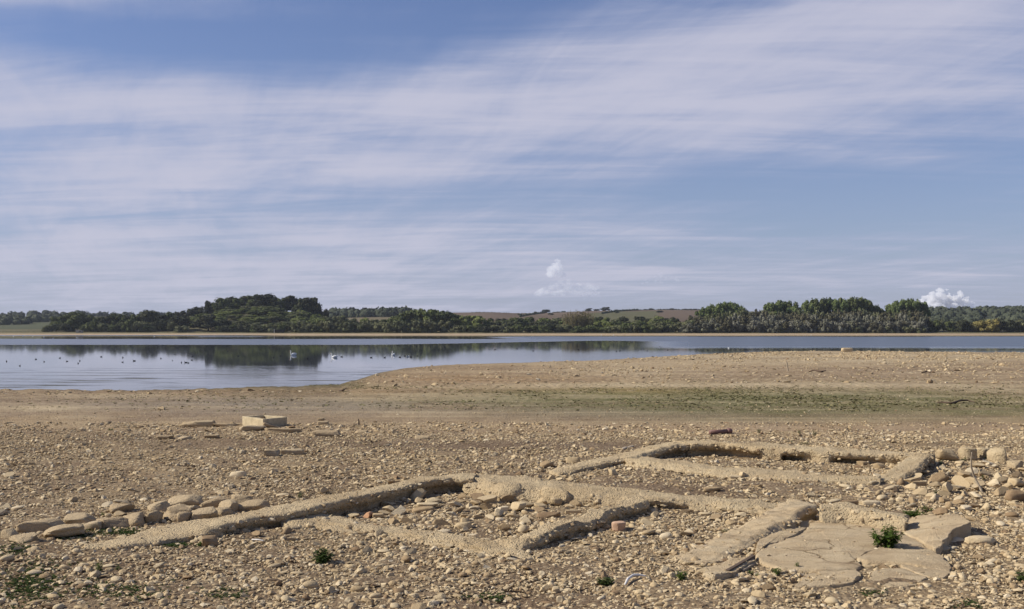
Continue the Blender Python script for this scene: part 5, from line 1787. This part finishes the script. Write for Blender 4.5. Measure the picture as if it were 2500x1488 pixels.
weed(1504, 1222, 16, 14, 'single weed against the near cross wall', 21, 6, 5, .05)
weed(1458, 1218, 14, 10, 'sprig between lumps of the near cross wall', 22, 6, 5, .045)
weed(1773, 1301, 24, 10, 'grey-green tuft left of the raised kerb of the floor', 23, 10, 5, .04, 'weed_dark')
weed(733, 1216, 16, 18, 'sprig growing beyond the long wall', 24, 6, 5, .045, 'weed_dark')
weed(753, 1281, 16, 14, 'sprig at the left end of the low near wall', 25, 6, 5, .045, 'weed_dark')
weed(487, 1335, 18, 12, 'bright sprig at the foot of the squared stone', 26, 6, 5, .05)
weed(255, 1261, 14, 10, 'sprig between the kerb blocks', 27, 5, 5, .045)
for i, (px, py, w, h) in enumerate([(1855, 1058, 16, 14), (1988, 1065, 12, 16), (1952, 1060, 12, 10), (1960, 1085, 24, 8), (1930, 1084, 16, 8), (270, 1052, 14, 8)]):
    weed(px, py, w, h, 'small grey-green weed on the rubble band beyond the ring', 40 + i, 6, 5, .06, 'weed_dark', group='small weeds on the far rubble band')


def ground_weeds():
    r = np.random.default_rng(77)
    mb = MB()
    spots = [(60, 1440, 90, 30, 260), (85, 1420, 60, 20, 150), (300, 1445, 120, 20, 150), (430, 1332, 36, 8, 110), (290, 1300, 70, 8, 200), (30, 1345, 50, 14, 130),
             (170, 1312, 60, 8, 120), (560, 1455, 50, 12, 60), (1190, 1460, 60, 12, 60), (2130, 1450, 30, 8, 30), (2370, 1478, 30, 8, 40), (100, 1385, 90, 16, 60)]
    for cx, cy, sx, sy, n in spots:
        for _ in range(n):
            px, py = r.normal(cx, sx * .55), r.normal(cy, sy * .6)
            if py < 1200: continue
            b = on(px, py, .01)
            for k in range(6):
                a = r.uniform(0, 6.283)
                V, T = leaf_blade(b, np.array([cos(a), sin(a), r.uniform(.1, .9)]), r.uniform(.02, .045), .018, r)
                mb.add(V, None, T, np.full(len(V), r.uniform(0, .8)))
    o = mb.build('ground_weeds', M['weed_dark'])
    tag(o, 'patches of tiny green weeds among the lower left stones', kind='stuff')


ground_weeds()


def algae_tufts():
    r = np.random.default_rng(78)
    n = 130000
    y = np.sqrt(r.uniform(40 ** 2, 118 ** 2, n)); x = r.uniform(-.45, .51, n) * y
    z = terrain(x, y)
    px, py = px_of(x, y, z)
    w = 0.75 * gblob(px, py, 2080, 985, 620, 34) + 0.7 * gblob(px, py, 1560, 956, 240, 12) + 0.25 * gblob(px, py, 1100, 985, 800, 24) + 1.6 * gblob(px, py, 780, 943, 200, 5)
    keep = (r.uniform(0, 1, n) < w * sst(fbm(px / 160, py / 10, 79, 4), .30, .68)) & (shore_y(x, y) - y > .3)
    x, y, z = x[keep], y[keep], z[keep]
    n = len(x)
    d = r.normal(0, 1, (n * 3, 3)); d[:, 2] = np.abs(d[:, 2]) + .4; d /= np.linalg.norm(d, axis=1)[:, None]
    sz = np.repeat(r.uniform(.018, .045, n), 3)
    P = np.repeat(np.stack([x, y, z + .015], 1), 3, 0) + r.normal(0, 1, (n * 3, 3)) * sz[:, None] * [1.4, 1.4, .15]
    V, Q, tn = leaf_quads(P, d, 1.0, r)
    V = (V.reshape(-1, 4, 3) - P[:, None]) * sz[:, None, None] * [1.3, 1.3, .5] + P[:, None]
    o = mesh_np('algae_tufts', V.reshape(-1, 3), [Q], False, M['algae'], {'tone': tn})
    tag(o, 'olive mats and tufts of dried waterweed on the middle flat', kind='stuff')


algae_tufts()


# ------------------------------------------------------------------ birds
def ell(c, s, sub=3):
    v, f = ICO[sub]
    return v * np.asarray(s) + np.asarray(c), f


def bird_body(L, hgt):
    v, f = ICO[3]
    p = v * [L / 2, L * .23, hgt / 2]
    t = np.clip(-v[:, 0], 0, 1)                       # tail rises
    p[:, 2] += t ** 2 * hgt * .35
    p[:, 1] *= 1 - 0.55 * t ** 2
    p[:, 2] += hgt * .22
    return p, f


def make_swan():
    e = empty('swan', (0, 0, 0))
    v, f = bird_body(1.0, .42)
    mesh_np('body', v, [f], True, M['swan_white'], {'tone': np.zeros(len(v))}, e)
    n = MB()
    n.tube(resample([(.36, 0, .12), (.50, 0, .26), (.50, 0, .46), (.44, 0, .60), (.48, 0, .70), (.58, 0, .70)], 18), np.linspace(.075, .045, 18), 9)
    hv, hf = ell((.58, 0, .69), (.085, .05, .055), 2); n.add(hv, None, hf)
    n.build('neck', M['swan_white'], e, True)
    MB().tube([(.64, 0, .68), (.70, 0, .665), (.76, 0, .645)], [.03, .025, .01], 6).build('beak', M['beak'], e, True)
    w = MB()
    for s in (-1, 1):
        wv, wf = ell((-.10, s * .19, .22), (.36, .07, .17), 2); w.add(wv, None, wf)
    w.build('wings', M['swan_white'], e, True)
    return e


def make_coot():
    e = empty('coot', (0, 0, 0))
    v, f = bird_body(.42, .17)
    mesh_np('body', v, [f], True, M['coot_black'], {'tone': np.zeros(len(v))}, e)
    n = MB(); n.tube([(.13, 0, .08), (.18, 0, .15), (.20, 0, .20)], [.05, .035, .03], 7)
    hv, hf = ell((.215, 0, .215), (.05, .035, .038), 2); n.add(hv, None, hf)
    n.build('head', M['coot_black'], e, True)
    MB().tube([(.25, 0, .215), (.30, 0, .20)], [.018, .006], 5).build('beak', M['swan_white'], e, True)
    return e


def make_gull():
    e = empty('gull', (0, 0, 0))
    v, f = bird_body(.62, .24)
    mesh_np('body', v, [f], True, M['swan_white'], {'tone': np.zeros(len(v))}, e)
    hv, hf = ell((.27, 0, .24), (.09, .07, .075), 2)
    mesh_np('head', hv, [hf], True, M['swan_white'], {'tone': np.zeros(len(hv))}, e)
    w = MB()
    for s in (-1, 1):
        wv, wf = ell((-.08, s * .11, .14), (.26, .035, .08), 2); w.add(wv, None, wf)
    w.build('wings', M['grey_bird'], e, True)
    MB().tube([(.34, 0, .24), (.42, 0, .225)], [.02, .008], 5).build('beak', M['beak'], e, True)
    return e


def copy_tree(o, parent=None):
    c = o.copy(); COL.objects.link(c); c.parent = parent
    for ch in list(o.children): copy_tree(ch, c)
    return c


SW, CO, GU = make_swan(), make_coot(), make_gull()
first = {}


def bird(p, px, py, rz, label, cat, group=None, s=1.0):
    o = p if p not in first else copy_tree(p)
    first[p] = 1
    g = at(px, py, WZ)
    o.location = g; o.rotation_euler = (0, 0, rz); s *= 0.74 if p is not SW else 0.95
    o.scale = (s, s, s)
    for k in ('label', 'category', 'group'):
        if k in o: del o[k]
    tag(o, label, cat, group)


bird(SW, 717, 868, R_(215), 'white swan alone on the dark reflection of the wooded hill', 'swan', s=1.15)
bird(SW, 817, 874, R_(180), 'white swan swimming beside a dark duck right of the hill reflection', 'swan')
bird(SW, 960, 868, R_(260), 'white swan sitting upright beside the line of ducks', 'swan', s=1.05)
G = 'dark coots and ducks scattered on the near water'
for px, py in [(16, 882), (48, 893), (88, 877), (108, 883), (146, 874), (164, 882), (195, 881), (191, 887), (247, 871), (300, 873), (299, 884), (328, 881), (393, 875), (421, 880),
               (427, 865), (443, 885), (454, 885), (460, 886), (468, 879), (470, 870), (556, 857), (582, 869), (667, 873), (685, 869), (750, 876)]:
    bird(CO, px, py + 1, random.uniform(0, 6.28), 'small dark waterbird on the pale water at left', 'waterbird', G, random.uniform(.85, 1.2))
G = 'dark ducks near the upright swan'
for px, py in [(834, 871), (906, 873), (939, 873), (976, 872), (988, 869), (1003, 870), (1003, 873), (1019, 869)]:
    bird(CO, px, py + 1, random.choice([0, 3.14]) + random.uniform(-.5, .5), 'small dark waterbird in the group around the upright swan', 'waterbird', G, random.uniform(.95, 1.3))
bird(GU, 995, 872, 0.4, 'white gull floating among the dark ducks by the upright swan', 'gull', s=1.1)
G = 'dark waterbirds near the spit on the right'
for px, py in [(1194, 854), (1209, 854), (1262, 852), (1302, 857), (1412, 854), (1446, 855), (1505, 858), (1514, 857), (1580, 857), (1630, 855), (1728, 856), (1762, 850), (1784, 857), (2282, 859),
               (2453, 852), (2474, 852)]:
    bird(CO, px, py + .5, random.uniform(0, 6.28), 'small dark waterbird on the blue water near the spit', 'waterbird', G, random.uniform(.95, 1.3))
bird(GU, 1610, 848, 1.0, 'white gull on blue water off the spit', 'gull', s=1.3)
bird(GU, 1779, 851, 2.0, 'white-headed gull close to the spit beside dark birds', 'gull', s=1.1)
G = 'white birds far out along the far shore'
for px, py in [(33, 822), (56, 822), (80, 822), (108, 824), (129, 827), (189, 825), (377, 822), (457, 818.5), (537, 818.5), (547, 818.5), (577, 819), (591, 819), (615, 819), (1468, 819), (1498, 819), (1966, 818.6), (1980, 818.6)]:
    bird(GU, px, py, random.uniform(0, 6.28), 'tiny white bird on the water along the far shore', 'gull', G, 1.6)


# ------------------------------------------------------------------ air and clouds
def volume_mat(name, col, density, aniso):
    m = bpy.data.materials.new(name)
    m.use_nodes = True
    t = m.node_tree
    t.nodes.clear()
    v = t.nodes.new('ShaderNodeVolumePrincipled')
    v.inputs['Color'].default_value = (*col, 1)
    v.inputs['Density'].default_value = density
    v.inputs['Anisotropy'].default_value = aniso
    o = t.nodes.new('ShaderNodeOutputMaterial')
    t.links.new(v.outputs[0], o.inputs['Volume'])
    return m


hz = MB().box((0, 0, 33), (6400, 6400, 76)).build('haze', volume_mat('haze_air', (0.80, 0.86, 1.0), 0.000048, 0.3))
tag(hz, 'thin haze in the air over the lake and fields', kind='stuff')


def cloud(px, py, wpx, hpx, seed, label, dens, n=40, Y=9000.0, tower=None):
    """a heap of cloud with a flat base"""
    r = np.random.default_rng(seed)
    k = Y / F
    bm = bmesh.new()
    W, H = wpx * k, hpx * k
    for i in range(n):
        u = r.uniform(-1, 1)
        top = math.sqrt(max(0.02, 1 - u * u))
        if tower: top = max(0.25 * top, float(np.interp(u, tower[0], tower[1])))
        v = r.uniform(0, 1) ** 0.8 * top
        rad = H * r.uniform(0.06, 0.17) * (1.15 - 0.5 * v)
        M4 = Matrix.Translation((u * W / 2, r.uniform(-.25, .25) * W, max(v * H, rad * .6))) @ Matrix.Diagonal((rad * 1.25, rad * 1.2, rad * (0.85), 1))
        bmesh.ops.create_icosphere(bm, subdivisions=2, radius=1.0, matrix=M4)
    me = bpy.data.meshes.new('cloud')
    bm.to_mesh(me); bm.free()
    me.materials.append(volume_mat('cloud_vapour', (1, 1, 1), dens, 0.2))
    o = obj('cloud', me, None, ((px - CX) * k, Y, CAMZ + (HZ - py) * k))
    rm = o.modifiers.new('merge', 'REMESH'); rm.mode = 'VOXEL'; rm.voxel_size = max(2.5, H / 55)
    tx = bpy.data.textures.new('puffs', 'CLOUDS'); tx.noise_scale = H * 0.13; tx.noise_depth = 5
    dm = o.modifiers.new('puffs', 'DISPLACE'); dm.texture = tx; dm.strength = H * 0.20; dm.mid_level = 0.5
    tag(o, label, 'cloud')
    return o


cloud(2305, 756, 108, 54, 1, 'bright white heap cloud above the right end of the willow belt', 0.045, 120, tower=([-1, -.6, -.3, -.05, .2, .45, .7, 1], [.25, .75, .6, 1, .6, .55, .85, .3]))
cloud(1357, 676, 34, 44, 2, 'white cloud tower standing above the low grey cloud over the ploughed fields', 0.016, 50, tower=([-1, -.4, .3, 1], [.35, .7, 1, .5]))
cloud(1388, 722, 150, 46, 12, 'low grey cloud bank under the white tower above the ploughed fields', 0.0045, 130, tower=([-1, -.55, -.35, -.1, .2, .6, 1], [.25, .5, .7, .9, .6, .7, .3]))
cloud(1437, 732, 24, 11, 3, 'tiny white cloud just below the tallest heap cloud', 0.012, 14)
cloud(1615, 694, 90, 28, 4, 'thin grey flat cloud right of the tallest heap cloud', 0.003, 30)
cloud(1730, 652, 120, 16, 5, 'long thin grey cloud streak right of the blue gap', 0.003, 30)
cloud(1350, 612, 30, 10, 6, 'small grey wisp above the tallest heap cloud', 0.004, 10)
cloud(1555, 709, 50, 10, 7, 'low thin grey cloud between the heap cloud and the flat cloud', 0.003, 14)
cloud(1030, 706, 50, 9, 8, 'faint grey cloud wisp above the green copse', 0.003, 14)
